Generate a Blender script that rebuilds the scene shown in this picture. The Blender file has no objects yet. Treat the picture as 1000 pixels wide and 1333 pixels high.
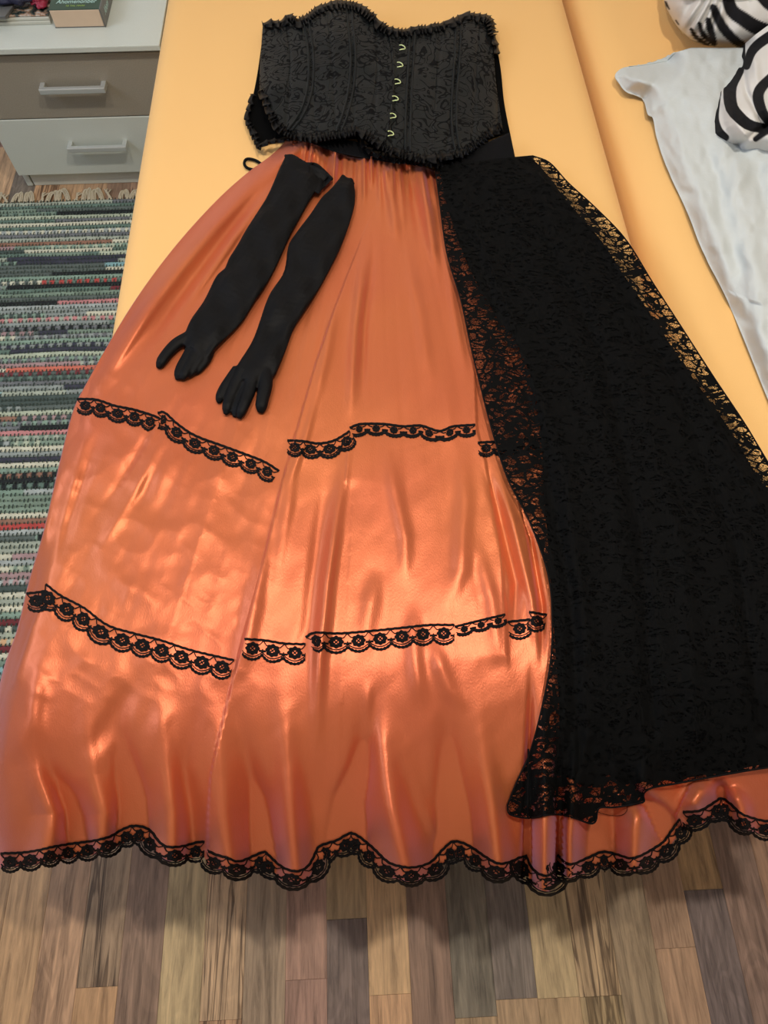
import bpy, bmesh, math, random
import numpy as np
from mathutils import Vector
random.seed(7); np.random.seed(7)
SC = bpy.context.scene; COL = SC.collection

# ------------------------------------------------------------------ camera
FPX = 885.0; TH = math.radians(63.9); PS = math.radians(2.56); CAMZ = 1.283
cd = bpy.data.cameras.new('camera'); cam = bpy.data.objects.new('camera', cd); COL.objects.link(cam)
cam.location = (0, 0, CAMZ); cam.rotation_euler = (math.pi/2-TH, 0, -PS)
cd.sensor_fit = 'HORIZONTAL'; cd.sensor_width = 36; cd.lens = 36*FPX/1000; cd.clip_start = 0.02
SC.camera = cam
# ------------------------------------------------------------------ world, lights, exposure
w = bpy.data.worlds.new('world'); SC.world = w; w.use_nodes = True
w.node_tree.nodes['Background'].inputs[0].default_value = (0.45, 0.55, 0.7, 1)
w.node_tree.nodes['Background'].inputs[1].default_value = 0.25
def light(name, kind, loc, energy, color, rot=(0, 0, 0), **kw):
    l = bpy.data.lights.new(name, kind); l.energy = energy; l.color = color
    for k, v in kw.items(): setattr(l, k, v)
    o = bpy.data.objects.new(name, l); COL.objects.link(o); o.location = loc; o.rotation_euler = rot; return o
LAMP = (-0.02, 0.50, 2.33); BULBS = [(0.40, 0.0, 13.8), (-0.40, 0.06, 8.2)]   # globes on a bar: offset x, y, power
for _x, _y, _p in BULBS: light('ceiling_lamp_light', 'AREA', (LAMP[0]+_x, LAMP[1]+_y, LAMP[2]), _p, (1.0, 0.91, 0.78), shape='DISK', size=0.09)
light('window_light', 'AREA', (-1.90, 0.75, 1.65), 9, (0.62, 0.76, 1.0), rot=(0, math.radians(-90), 0), shape='RECTANGLE', size=0.95, size_y=1.4)
SC.view_settings.view_transform = 'Standard'; SC.view_settings.look = 'None'
SC.view_settings.gamma = 1; SC.view_settings.use_curve_mapping = False
SC.view_settings.exposure = 0.36

# ------------------------------------------------------------------ picture point -> world point
Cc = np.array([0, 0, CAMZ]); _fh = np.array([math.sin(PS), math.cos(PS), 0]); _z = np.array([0, 0, 1.])
F_ = math.cos(TH)*_fh - math.sin(TH)*_z; R_ = np.array([math.cos(PS), -math.sin(PS), 0]); U_ = math.sin(TH)*_fh + math.cos(TH)*_z
def rays(px, py):
    px = np.asarray(px, float); py = np.asarray(py, float)
    return F_ + ((px-500)/FPX)[..., None]*R_ - ((py-666.5)/FPX)[..., None]*U_
def Pz(px, py, z):
    d = rays(px, py); t = (np.asarray(z)-CAMZ)/d[..., 2]; return Cc + d*t[..., None]
def Py(px, py, Y):
    d = rays(px, py); return Cc + d*(Y/d[..., 1])[..., None]
XL = -0.415; XG = 0.483; YF = 0.13; BED = 0.44
def S(x, y):      # height of a cloth lying on the bed, hanging over its foot and its left side
    d = np.clip(YF+0.09-y, 0, None); e = np.clip(XL+0.012-x, 0, None)
    return BED + 0.003 - np.minimum(2.0*d**2, 0.33) - np.minimum(7.5*e**2, 0.12)
def surf(px, py, h=0.0):
    d = rays(px, py); lo = np.full(d.shape[:-1], 0.3); hi = np.full(d.shape[:-1], 3.5)
    for _ in range(34):
        m = (lo+hi)/2; p = Cc + d*m[..., None]
        above = p[..., 2] > S(p[..., 0], p[..., 1]) + h
        lo = np.where(above, m, lo); hi = np.where(above, hi, m)
    return Cc + d*((lo+hi)/2)[..., None]
def ss(x): x = np.clip(x, 0, 1); return x*x*(3-2*x)
_lat = np.random.rand(6, 257, 257)
def vnoise(x, y, k=0):
    xi = np.floor(x).astype(int); yi = np.floor(y).astype(int); fx = ss(x-xi); fy = ss(y-yi)
    L = _lat[k % 6]; a = xi % 256; b = yi % 256
    return (L[a, b]*(1-fx)+L[a+1, b]*fx)*(1-fy) + (L[a, b+1]*(1-fx)+L[a+1, b+1]*fx)*fy - 0.5
def pdist(px, py, pts):   # distance to a polyline, parameter along it, signed side (+ = picture right of a downward line)
    pts = np.array(pts, float); seg = np.linalg.norm(np.diff(pts, axis=0), axis=1); cum = np.r_[0, np.cumsum(seg)]
    best = np.full(px.shape, 1e9); tt = np.zeros(px.shape); sd = np.zeros(px.shape); over = np.zeros(px.shape)
    for i in range(len(seg)):
        a = pts[i]; d = (pts[i+1]-a)/seg[i]
        raw = (px-a[0])*d[0]+(py-a[1])*d[1]; s = np.clip(raw, 0, seg[i])
        dx = px-a[0]-s*d[0]; dy = py-a[1]-s*d[1]; dist = np.hypot(dx, dy); m = dist < best
        best = np.where(m, dist, best); tt = np.where(m, (cum[i]+s)/cum[-1], tt)
        side = -(d[0]*(py-a[1])-d[1]*(px-a[0])); sd = np.where(m, np.sign(side)*dist, sd)
        over = np.where(m, np.abs(raw-s), over)
    return best, tt, sd, over
def smooth_poly(pts, n=6):
    pts = np.array(pts, float); out = []
    P = np.vstack([2*pts[0]-pts[1], pts, 2*pts[-1]-pts[-2]])
    for i in range(1, len(P)-2):
        for t in np.arange(n)/n:
            out.append(0.5*((2*P[i])+(-P[i-1]+P[i+1])*t+(2*P[i-1]-5*P[i]+4*P[i+1]-P[i+2])*t*t+(-P[i-1]+3*P[i]-3*P[i+1]+P[i+2])*t**3))
    out.append(P[-2]); return np.array(out)
def resample(pts, n, smooth=True):
    p = smooth_poly(pts, 8) if smooth and len(pts) > 2 else np.array(pts, float)
    c = np.r_[0, np.cumsum(np.linalg.norm(np.diff(p, axis=0), axis=1))]; q = np.linspace(0, c[-1], n)
    return np.stack([np.interp(q, c, p[:, 0]), np.interp(q, c, p[:, 1])], 1)

# ------------------------------------------------------------------ materials
def new_mat(name):
    m = bpy.data.materials.new(name); m.use_nodes = True; nt = m.node_tree
    return m, nt, nt.nodes['Principled BSDF']
def N(nt, typ, **kw):
    n = nt.nodes.new(typ)
    for k, v in kw.items():
        if k.startswith('i_'):
            key = k[2:]; n.inputs[int(key) if key.isdigit() else key.replace('_', ' ')].default_value = v
        else: setattr(n, k, v)
    return n
def ramp(nt, stops, interp='LINEAR'):
    r = nt.nodes.new('ShaderNodeValToRGB'); r.color_ramp.interpolation = interp
    els = r.color_ramp.elements
    while len(els) < len(stops): els.new(0.5)
    for e, (p, c) in zip(els, stops): e.position = p; e.color = c if len(c) == 4 else (*c, 1)
    return r
def simple(name, col, rough=0.5, metal=0.0, bump=0.0, bscale=200, var=0.0, spec=0.5, vscale=None, **kw):
    m, nt, b = new_mat(name); L = nt.links
    b.inputs['Base Color'].default_value = (*col, 1); b.inputs['Roughness'].default_value = rough
    b.inputs['Metallic'].default_value = metal; b.inputs['Specular IOR Level'].default_value = spec
    for k, v in kw.items(): b.inputs[k.replace('_', ' ')].default_value = v
    tc = N(nt, 'ShaderNodeTexCoord')
    if var:
        n = N(nt, 'ShaderNodeTexNoise', i_Scale=vscale or bscale/6, i_Detail=4.0); L.new(tc.outputs['Object'], n.inputs['Vector'])
        r = ramp(nt, [(0.3, tuple(c*(1-var) for c in col)), (0.7, tuple(min(1, c*(1+var)) for c in col))])
        L.new(n.outputs['Fac'], r.inputs[0]); L.new(r.outputs[0], b.inputs['Base Color'])
    if bump:
        n = N(nt, 'ShaderNodeTexNoise', i_Scale=bscale, i_Detail=3.0); L.new(tc.outputs['Object'], n.inputs['Vector'])
        bp = N(nt, 'ShaderNodeBump', i_Strength=bump, i_Distance=0.002); L.new(n.outputs['Fac'], bp.inputs['Height']); L.new(bp.outputs[0], b.inputs['Normal'])
    return m
def satin_mat():
    m, nt, b = new_mat('orange_satin'); L = nt.links; tc = N(nt, 'ShaderNodeTexCoord')
    n = N(nt, 'ShaderNodeTexNoise', i_Scale=3.0, i_Detail=2.0); L.new(tc.outputs['Object'], n.inputs['Vector'])
    r = ramp(nt, [(0.35, (0.575, 0.135, 0.054)), (0.65, (0.61, 0.168, 0.056))]); L.new(n.outputs['Fac'], r.inputs[0]); L.new(r.outputs[0], b.inputs['Base Color'])
    b.inputs['Metallic'].default_value = 0.44; b.inputs['Roughness'].default_value = 0.39; b.inputs['Coat Weight'].default_value = 0.10; b.inputs['Coat Roughness'].default_value = 0.42
    b.inputs['Specular Tint'].default_value = (1.0, 0.72, 0.78, 1); b.inputs['Specular IOR Level'].default_value = 0.45
    b.inputs['Sheen Weight'].default_value = 0.32; b.inputs['Sheen Tint'].default_value = (0.90, 0.55, 0.95, 1); b.inputs['Sheen Roughness'].default_value = 0.35
    mp = N(nt, 'ShaderNodeMapping'); mp.inputs['Scale'].default_value = (1, 0.45, 1); L.new(tc.outputs['Object'], mp.inputs[0])
    n2 = N(nt, 'ShaderNodeTexNoise', i_Scale=700.0, i_Detail=2.0); L.new(mp.outputs[0], n2.inputs['Vector'])
    n3 = N(nt, 'ShaderNodeTexNoise', i_Scale=28.0, i_Detail=3.0, i_Distortion=0.6); L.new(tc.outputs['Object'], n3.inputs['Vector'])
    b1 = N(nt, 'ShaderNodeBump', i_Strength=0.4, i_Distance=0.0006); L.new(n2.outputs['Fac'], b1.inputs['Height'])
    b2 = N(nt, 'ShaderNodeBump', i_Strength=0.05, i_Distance=0.006); L.new(n3.outputs['Fac'], b2.inputs['Height']); L.new(b1.outputs[0], b2.inputs['Normal'])
    L.new(b2.outputs[0], b.inputs['Normal']); return m
def lace_mat():
    m, nt, b = new_mat('black_lace'); L = nt.links; tc = N(nt, 'ShaderNodeTexCoord')
    b.inputs['Base Color'].default_value = (0.0022, 0.0023, 0.0024, 1); b.inputs['Roughness'].default_value = 0.8; b.inputs['Specular IOR Level'].default_value = 0.08
    mp = N(nt, 'ShaderNodeMapping'); mp.inputs['Scale'].default_value = (0.75, 1.25, 0.3); L.new(tc.outputs['Object'], mp.inputs[0])
    n = N(nt, 'ShaderNodeTexNoise', i_Scale=52.0, i_Detail=3.0, i_Distortion=1.6); L.new(mp.outputs[0], n.inputs['Vector'])
    g = N(nt, 'ShaderNodeMath', operation='GREATER_THAN', i_1=0.515); L.new(n.outputs['Fac'], g.inputs[0])
    v = N(nt, 'ShaderNodeTexVoronoi', feature='DISTANCE_TO_EDGE', i_Scale=300.0); L.new(mp.outputs[0], v.inputs['Vector'])
    l = N(nt, 'ShaderNodeMath', operation='LESS_THAN', i_1=0.085); L.new(v.outputs['Distance'], l.inputs[0])
    v2 = N(nt, 'ShaderNodeTexVoronoi', feature='DISTANCE_TO_EDGE', i_Scale=62.0); L.new(mp.outputs[0], v2.inputs['Vector'])
    l2 = N(nt, 'ShaderNodeMath', operation='LESS_THAN', i_1=0.09); L.new(v2.outputs['Distance'], l2.inputs[0])
    mx = N(nt, 'ShaderNodeMath', operation='MAXIMUM'); L.new(g.outputs[0], mx.inputs[0]); L.new(l.outputs[0], mx.inputs[1])
    mx2 = N(nt, 'ShaderNodeMath', operation='MAXIMUM'); L.new(mx.outputs[0], mx2.inputs[0]); L.new(l2.outputs[0], mx2.inputs[1])
    L.new(mx2.outputs[0], b.inputs['Alpha']); return m
def dense_lace_mat():
    m, nt, b = new_mat('dense_black_lace'); L = nt.links; tc = N(nt, 'ShaderNodeTexCoord')
    mp = N(nt, 'ShaderNodeMapping'); mp.inputs['Scale'].default_value = (0.75, 1.25, 0.3); L.new(tc.outputs['Object'], mp.inputs[0])
    n = N(nt, 'ShaderNodeTexNoise', i_Scale=85.0, i_Detail=4.0, i_Distortion=1.5); L.new(mp.outputs[0], n.inputs['Vector'])
    r = ramp(nt, [(0.42, (0.0006, 0.0006, 0.0007)), (0.60, (0.0065, 0.0072, 0.0072))]); L.new(n.outputs['Fac'], r.inputs[0]); L.new(r.outputs[0], b.inputs['Base Color'])
    b.inputs['Roughness'].default_value = 0.85; b.inputs['Specular IOR Level'].default_value = 0.06
    bp = N(nt, 'ShaderNodeBump', i_Strength=0.6, i_Distance=0.002); L.new(n.outputs['Fac'], bp.inputs['Height']); L.new(bp.outputs[0], b.inputs['Normal']); return m
def brocade_mat():
    m, nt, b = new_mat('black_brocade'); L = nt.links; tc = N(nt, 'ShaderNodeTexCoord')
    n = N(nt, 'ShaderNodeTexNoise', i_Scale=26.0, i_Detail=0.5, i_Distortion=3.0); L.new(tc.outputs['Object'], n.inputs['Vector'])
    mul = N(nt, 'ShaderNodeMath', operation='MULTIPLY', i_1=17.0); L.new(n.outputs['Fac'], mul.inputs[0])
    sn = N(nt, 'ShaderNodeMath', operation='SINE'); L.new(mul.outputs[0], sn.inputs[0])
    r = ramp(nt, [(0.50, (0, 0, 0)), (0.75, (1, 1, 1))]); L.new(sn.outputs[0], r.inputs[0])
    c = ramp(nt, [(0.0, (0.0075, 0.0092, 0.0095)), (1.0, (0.0005, 0.0007, 0.0013))]); L.new(r.outputs[0], c.inputs[0]); L.new(c.outputs[0], b.inputs['Base Color'])
    rr = ramp(nt, [(0.0, (0.36,)*3), (1.0, (0.75,)*3)]); L.new(r.outputs[0], rr.inputs[0]); L.new(rr.outputs[0], b.inputs['Roughness'])
    b.inputs['Specular IOR Level'].default_value = 0.14
    n2 = N(nt, 'ShaderNodeTexNoise', i_Scale=900.0); L.new(tc.outputs['Object'], n2.inputs['Vector'])
    b1 = N(nt, 'ShaderNodeBump', i_Strength=0.4, i_Distance=0.0006); L.new(n2.outputs['Fac'], b1.inputs['Height'])
    b2 = N(nt, 'ShaderNodeBump', i_Strength=0.3, i_Distance=0.0008); L.new(r.outputs[0], b2.inputs['Height']); L.new(b1.outputs[0], b2.inputs['Normal']); L.new(b2.outputs[0], b.inputs['Normal'])
    return m
def wood_mat(name, zebra=0.0, figure=0.0):
    m, nt, b = new_mat(name); L = nt.links; tc = N(nt, 'ShaderNodeTexCoord'); at = N(nt, 'ShaderNodeAttribute', attribute_name='tone')
    oi = N(nt, 'ShaderNodeObjectInfo'); rnd = N(nt, 'ShaderNodeMath', operation='MULTIPLY', i_1=37.0); L.new(oi.outputs['Random'], rnd.inputs[0])
    cmb = N(nt, 'ShaderNodeCombineXYZ'); L.new(rnd.outputs[0], cmb.inputs['Z'])
    add = N(nt, 'ShaderNodeVectorMath', operation='ADD'); L.new(tc.outputs['Object'], add.inputs[0]); L.new(cmb.outputs[0], add.inputs[1])
    mp = N(nt, 'ShaderNodeMapping'); mp.inputs['Scale'].default_value = (1, 0.075, 1); L.new(add.outputs[0], mp.inputs[0])
    n = N(nt, 'ShaderNodeTexNoise', i_Scale=95.0, i_Detail=6.0, i_Roughness=0.7, i_Distortion=0.4); L.new(mp.outputs[0], n.inputs['Vector'])
    r = ramp(nt, [(0.30, (0.38, 0.36, 0.35)), (0.5, (0.9, 0.89, 0.88)), (0.70, (1.3, 1.28, 1.25))]); L.new(n.outputs['Fac'], r.inputs[0])
    mix = N(nt, 'ShaderNodeMix', data_type='RGBA', blend_type='MULTIPLY'); mix.inputs[0].default_value = 1.0
    L.new(at.outputs['Color'], mix.inputs[6]); L.new(r.outputs[0], mix.inputs[7]); out = mix.outputs[2]
    # broad figure / cathedral arcs
    mp2 = N(nt, 'ShaderNodeMapping'); mp2.inputs['Scale'].default_value = (1, 0.2, 1); L.new(add.outputs[0], mp2.inputs[0])
    n2 = N(nt, 'ShaderNodeTexNoise', i_Scale=16.0, i_Detail=2.0, i_Distortion=1.0); L.new(mp2.outputs[0], n2.inputs['Vector'])
    mu = N(nt, 'ShaderNodeMath', operation='MULTIPLY', i_1=60.0); L.new(n2.outputs['Fac'], mu.inputs[0])
    si = N(nt, 'ShaderNodeMath', operation='SINE'); L.new(mu.outputs[0], si.inputs[0])
    r2 = ramp(nt, [(0.0, (0.80,)*3), (0.6, (1.0,)*3), (1.0, (1.06,)*3)]); L.new(si.outputs[0], r2.inputs[0])
    mix2 = N(nt, 'ShaderNodeMix', data_type='RGBA', blend_type='MULTIPLY'); mix2.inputs[0].default_value = 0.25+figure
    L.new(out, mix2.inputs[6]); L.new(r2.outputs[0], mix2.inputs[7]); out = mix2.outputs[2]
    if zebra:
        mp3 = N(nt, 'ShaderNodeMapping'); mp3.inputs['Scale'].default_value = (1, 0.05, 1); mp3.inputs['Rotation'].default_value = (0, 0, 0.07); L.new(add.outputs[0], mp3.inputs[0])
        n3 = N(nt, 'ShaderNodeTexNoise', i_Scale=48.0, i_Detail=3.0, i_Distortion=1.6); L.new(mp3.outputs[0], n3.inputs['Vector'])
        r3 = ramp(nt, [(0.50, (1, 1, 1)), (0.54, (0.30, 0.28, 0.28)), (0.59, (0.4, 0.37, 0.35)), (0.63, (1, 1, 1))]); L.new(n3.outputs['Fac'], r3.inputs[0])
        mix3 = N(nt, 'ShaderNodeMix', data_type='RGBA', blend_type='MULTIPLY'); mix3.inputs[0].default_value = zebra
        L.new(out, mix3.inputs[6]); L.new(r3.outputs[0], mix3.inputs[7]); out = mix3.outputs[2]
    L.new(out, b.inputs['Base Color']); b.inputs['Roughness'].default_value = 0.42; b.inputs['Specular IOR Level'].default_value = 0.4
    bp = N(nt, 'ShaderNodeBump', i_Strength=0.15, i_Distance=0.0005); L.new(n.outputs['Fac'], bp.inputs['Height']); L.new(bp.outputs[0], b.inputs['Normal'])
    return m
def attr_mat(name, rough=0.8, bump=0.3, bscale=600, attr='tone', sheen=0.0):
    m, nt, b = new_mat(name); L = nt.links; at = N(nt, 'ShaderNodeAttribute', attribute_name=attr); L.new(at.outputs['Color'], b.inputs['Base Color'])
    b.inputs['Roughness'].default_value = rough; b.inputs['Specular IOR Level'].default_value = 0.25; b.inputs['Sheen Weight'].default_value = sheen
    tc = N(nt, 'ShaderNodeTexCoord'); n = N(nt, 'ShaderNodeTexNoise', i_Scale=bscale, i_Detail=3.0); L.new(tc.outputs['Object'], n.inputs['Vector'])
    bp = N(nt, 'ShaderNodeBump', i_Strength=bump, i_Distance=0.001); L.new(n.outputs['Fac'], bp.inputs['Height']); L.new(bp.outputs[0], b.inputs['Normal']); return m

M = dict(
    satin=satin_mat(), lace=lace_mat(), dense=dense_lace_mat(), brocade=brocade_mat(),
    trim=simple('black_trim_lace', (0.004, 0.0035, 0.004), 0.75, spec=0.12),
    seam=simple('black_seam_tape', (0.0105, 0.0125, 0.013), 0.5, bump=0.2, bscale=900, spec=0.15),
    ruffle=simple('black_satin_ruffle', (0.0012, 0.0012, 0.0016), 0.42, spec=0.12),
    blackcloth=simple('black_cloth', (0.003, 0.0032, 0.004), 0.75, bump=0.3, bscale=500, spec=0.1),
    lining=simple('black_lining', (0.002, 0.002, 0.002), 0.95, spec=0.05),
    glove=simple('black_stretch_satin', (0.0013, 0.0013, 0.0018), 0.60, bump=0.6, bscale=45, spec=0.16),
    clasp=simple('pale_gold_metal', (0.75, 0.85, 0.42), 0.3, metal=0.4),
    sheet=simple('yellow_jersey_sheet', (0.88, 0.53, 0.20), 0.85, bump=0.12, bscale=900, spec=0.2, Sheen_Weight=0.1),
    white=simple('white_cotton', (0.58, 0.62, 0.62), 0.85, bump=0.25, bscale=120, spec=0.2),
    print=attr_mat('striped_cotton', 0.85, 0.25, 150),
    lam=simple('white_laminate', (0.56, 0.60, 0.545), 0.35, bump=0.05, bscale=900, var=0.02, vscale=300),
    grey=simple('taupe_laminate', (0.29, 0.26, 0.205), 0.35, bump=0.05, bscale=900, var=0.1, vscale=420),
    metal=simple('brushed_aluminium', (0.72, 0.75, 0.74), 0.32, metal=0.7),
    wood=wood_mat('walnut_plank'), zebra=wood_mat('streaked_walnut_plank', zebra=0.95), fig=wood_mat('figured_walnut_plank', figure=0.45),
    rag=attr_mat('rag_cotton', 0.9, 0.6, 500), warp=simple('dark_warp_thread', (0.028, 0.045, 0.036), 0.9),
    fringe=simple('ecru_cord', (0.50, 0.44, 0.32), 0.9, bump=0.3, bscale=900),
    wall=simple('warm_white_wall', (0.84, 0.82, 0.78), 0.9, bump=0.1, bscale=80), ceil=simple('white_ceiling', (0.86, 0.85, 0.83), 0.9),
    pine=simple('pine_wood', (0.55, 0.36, 0.19), 0.5, var=0.12, bscale=60),
    paper=simple('tan_page_block', (0.60, 0.46, 0.33), 0.8, bump=0.1, bscale=400, var=0.03, vscale=30),
    green=simple('dark_green_cover', (0.012, 0.05, 0.028), 0.3), bookgrey=simple('grey_cover', (0.13, 0.13, 0.125), 0.4),
    inkw=simple('pale_ink', (0.45, 0.65, 0.62), 0.5), inkg=simple('yellow_green_ink', (0.30, 0.45, 0.10), 0.5),
    pages=simple('grey_white_pages', (0.52, 0.53, 0.46), 0.8, bump=0.1, bscale=300),
    navy=simple('navy_cloth', (0.012, 0.014, 0.045), 0.5, bump=0.5, bscale=80), red=simple('red_foil', (0.30, 0.02, 0.05), 0.25),
)
def mag_mat():
    m, nt, b = new_mat('magazine_cover'); L = nt.links; tc = N(nt, 'ShaderNodeTexCoord')
    n = N(nt, 'ShaderNodeTexNoise', i_Scale=55.0, i_Detail=3.0); L.new(tc.outputs['Object'], n.inputs['Vector'])
    r = ramp(nt, [(0.35, (0.01, 0.012, 0.012)), (0.48, (0.05, 0.07, 0.06)), (0.56, (0.35, 0.2, 0.12)), (0.66, (0.5, 0.5, 0.45))]); L.new(n.outputs['Fac'], r.inputs[0]); L.new(r.outputs[0], b.inputs['Base Color'])
    b.inputs['Roughness'].default_value = 0.25; return m
M['mag'] = mag_mat()

# ------------------------------------------------------------------ object helpers
def link(name, me, mat, parent=None, smooth=True):
    o = bpy.data.objects.new(name, me); COL.objects.link(o)
    if mat is not None and not me.materials: me.materials.append(mat)
    if parent is not None: o.parent = parent
    if smooth and len(me.polygons): me.polygons.foreach_set('use_smooth', [True]*len(me.polygons))
    return o
def mesh(name, V, Fc): me = bpy.data.meshes.new(name); me.from_pydata([tuple(map(float, v)) for v in V], [], [tuple(map(int, q)) for q in Fc]); me.update(); return me
def thing(name, label, cat, group=None, loc=(0, 0, 0)):
    o = bpy.data.objects.new(name, None); COL.objects.link(o); o.location = loc; o.empty_display_size = 0.05
    tag(o, label, cat, group); return o
def tag(o, label, cat, group=None):
    o['label'] = label; o['category'] = cat
    if group: o['group'] = group
    return o
def struct(o): o['kind'] = 'structure'; return o
def grid_mesh(name, W):      # W: (nu, nv, 3)
    nu, nv = W.shape[:2]; i, j = np.meshgrid(np.arange(nu-1), np.arange(nv-1), indexing='ij'); a = (i*nv+j).ravel()
    Fc = np.stack([a, a+1, a+nv+1, a+nv], 1)
    me = bpy.data.meshes.new(name); me.vertices.add(nu*nv); me.vertices.foreach_set('co', W.reshape(-1).astype(np.float32))
    me.loops.add(Fc.size); me.loops.foreach_set('vertex_index', Fc.ravel().astype(np.int32))
    me.polygons.add(len(Fc)); me.polygons.foreach_set('loop_start', np.arange(0, Fc.size, 4, dtype=np.int32))
    me.update(calc_edges=True); me.validate(); return me
def up_normals(me):
    bm = bmesh.new(); bm.from_mesh(me)
    if sum(f.normal.z for f in list(bm.faces)[::max(1, len(bm.faces)//200)]) < 0: bmesh.ops.reverse_faces(bm, faces=bm.faces)
    bm.to_mesh(me); bm.free()
def solid(o, t, off=-1): m = o.modifiers.new('thickness', 'SOLIDIFY'); m.thickness = t; m.offset = off; return o
def set_tone(me, cols):      # per-vertex colour
    ca = me.color_attributes.new('tone', 'FLOAT_COLOR', 'POINT'); a = np.ones((len(me.vertices), 4), np.float32); a[:, :3] = cols; ca.data.foreach_set('color', a.ravel())
def box_bm(bm, x0, x1, y0, y1, z0, z1, bev=0.0):
    r = bmesh.ops.create_cube(bm, size=1.0); vs = r['verts']
    for v in vs: v.co = Vector(((x0+x1)/2+v.co.x*(x1-x0), (y0+y1)/2+v.co.y*(y1-y0), (z0+z1)/2+v.co.z*(z1-z0)))
    if bev:
        es = list({e for v in vs for e in v.link_edges}); bmesh.ops.bevel(bm, geom=es, offset=bev, segments=2, affect='EDGES', profile=0.5)
def box(name, x0, x1, y0, y1, z0, z1, mat, parent=None, bev=0.002):
    bm = bmesh.new(); box_bm(bm, x0, x1, y0, y1, z0, z1, bev); me = bpy.data.meshes.new(name); bm.to_mesh(me); bm.free()
    return link(name, me, mat, parent, smooth=False)
def tube_geo(P, r, n=8, closed=False):
    P = np.array(P, float); k = len(P); V = []; Fc = []
    T = np.gradient(P, axis=0); T /= np.linalg.norm(T, axis=1)[:, None]+1e-12
    rr = np.broadcast_to(r, (k,))
    for i in range(k):
        ref = np.array([0, 0, 1.]) if abs(T[i, 2]) < 0.9 else np.array([1., 0, 0])
        a = np.cross(T[i], ref); a /= np.linalg.norm(a); b = np.cross(a, T[i])
        for q in range(n): t = 2*math.pi*q/n; V.append(P[i]+rr[i]*(math.cos(t)*a+math.sin(t)*b))
    for i in range(k-1):
        for q in range(n): Fc.append((i*n+q, i*n+(q+1) % n, (i+1)*n+(q+1) % n, (i+1)*n+q))
    Fc.append(tuple(range(n))[::-1]); Fc.append(tuple((k-1)*n+q for q in range(n)))
    return V, Fc
def tube(name, P, r, mat, parent=None, n=8): V, Fc = tube_geo(P, r, n); return link(name, mesh(name, V, Fc), mat, parent)
def coons(guides, nu, nv, top=None, bot=None, pt=8, pb=8, us=None):
    G = np.stack([resample(g, nv) for g in guides]); k = len(guides); us = np.linspace(0, 1, k) if us is None else np.array(us)
    u = np.linspace(0, 1, nu); out = np.zeros((nu, nv, 2))
    # cubic (Catmull-Rom) across guides
    idx = np.clip(np.searchsorted(us, u, side='right')-1, 0, k-2); t = (u-us[idx])/(us[idx+1]-us[idx])
    i0 = np.clip(idx-1, 0, k-1); i3 = np.clip(idx+2, 0, k-1); t = t[:, None, None]
    p0, p1, p2, p3 = G[i0], G[idx], G[idx+1], G[i3]
    out = 0.5*(2*p1+(-p0+p2)*t+(2*p0-5*p1+4*p2-p3)*t*t+(-p0+3*p1-3*p2+p3)*t**3)
    v = np.linspace(0, 1, nv)[None, :, None]
    if top is not None: out += (resample(top, nu, False)[:, None]-out[:, :1])*(1-v)**pt
    if bot is not None: out += (resample(bot, nu, False)[:, None]-out[:, -1:])*v**pb
    return out

# ================================================================== the setting
X0, X1, Y0, Y1, ZC = -1.95, 2.35, -1.7, 2.16, 2.5
struct(box('wall_back', X0-0.1, X1+0.1, Y1, Y1+0.1, 0, ZC, M['wall'], bev=0)); struct(box('wall_front', X0-0.1, X1+0.1, Y0-0.1, Y0, 0, ZC, M['wall'], bev=0))
struct(box('wall_left', X0-0.1, X0, Y0, Y1, 0, ZC, M['wall'], bev=0)); struct(box('wall_right', X1, X1+0.1, Y0, Y1, 0, ZC, M['wall'], bev=0))
struct(box('ceiling', X0-0.1, X1+0.1, Y0-0.1, Y1+0.1, ZC, ZC+0.1, M['ceil'], bev=0))
struct(box('baseboard_back', X0, X1, Y1-0.015, Y1, 0.0, 0.07, M['ceil'])); struct(box('baseboard_left', X0, X0+0.015, Y0, Y1-0.015, 0.0, 0.07, M['ceil']))
fl = struct(box('floor', X0, X1, Y0, Y1, -0.06, -0.008, simple('subfloor_dark', (0.05, 0.035, 0.025), 0.9), bev=0))
def sr(r, g, b): return tuple(((c/255)/12.92 if c/255 <= 0.04045 else ((c/255+0.055)/1.055)**2.4) for c in (r, g, b))
TAN, LIGHT, GB, DG, PK = sr(182, 149, 114), sr(196, 163, 126), sr(148, 123, 103), sr(124, 112, 106), sr(170, 138, 114)
PIT = 0.0655; XC0 = -0.5565; JIT = lambda c: tuple(v*random.uniform(0.92, 1.08) for v in c)
Yp = lambda px, py: float(Pz(px, py, 0)[1])
photo = {-2: [(None, TAN, 'fig')], -1: [(None, TAN, 'wood')], 0: [(None, TAN, 'fig')], 1: [(Yp(128, 1285), PK, 'zebra'), (None, TAN, 'wood')], 2: [(None, GB, 'fig')], 3: [(None, LIGHT, 'wood')],
         4: [(Yp(290, 1328), LIGHT, 'zebra'), (None, TAN, 'zebra')], 5: [(None, sr(162, 138, 112), 'wood')], 6: [(Yp(400, 1275), PK, 'wood'), (None, PK, 'wood')], 7: [(Yp(453, 1196), TAN, 'wood'), (None, DG, 'fig')],
         8: [(None, LIGHT, 'wood')], 9: [(None, GB, 'wood')], 10: [(None, sr(130, 118, 104), 'fig')], 11: [(Yp(680, 1300), DG, 'fig'), (None, TAN, 'wood')], 12: [(Yp(725, 1299), LIGHT, 'wood'), (None, TAN, 'wood')],
         13: [(Yp(780, 1297), LIGHT, 'zebra'), (None, TAN, 'zebra')], 14: [(None, sr(162, 138, 112), 'wood')], 15: [(Yp(880, 1234), PK, 'wood'), (None, PK, 'wood')], 16: [(Yp(918, 1158), TAN, 'wood'), (None, DG, 'fig')],
         17: [(None, GB, 'fig')], 18: [(None, PK, 'wood')]}
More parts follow.
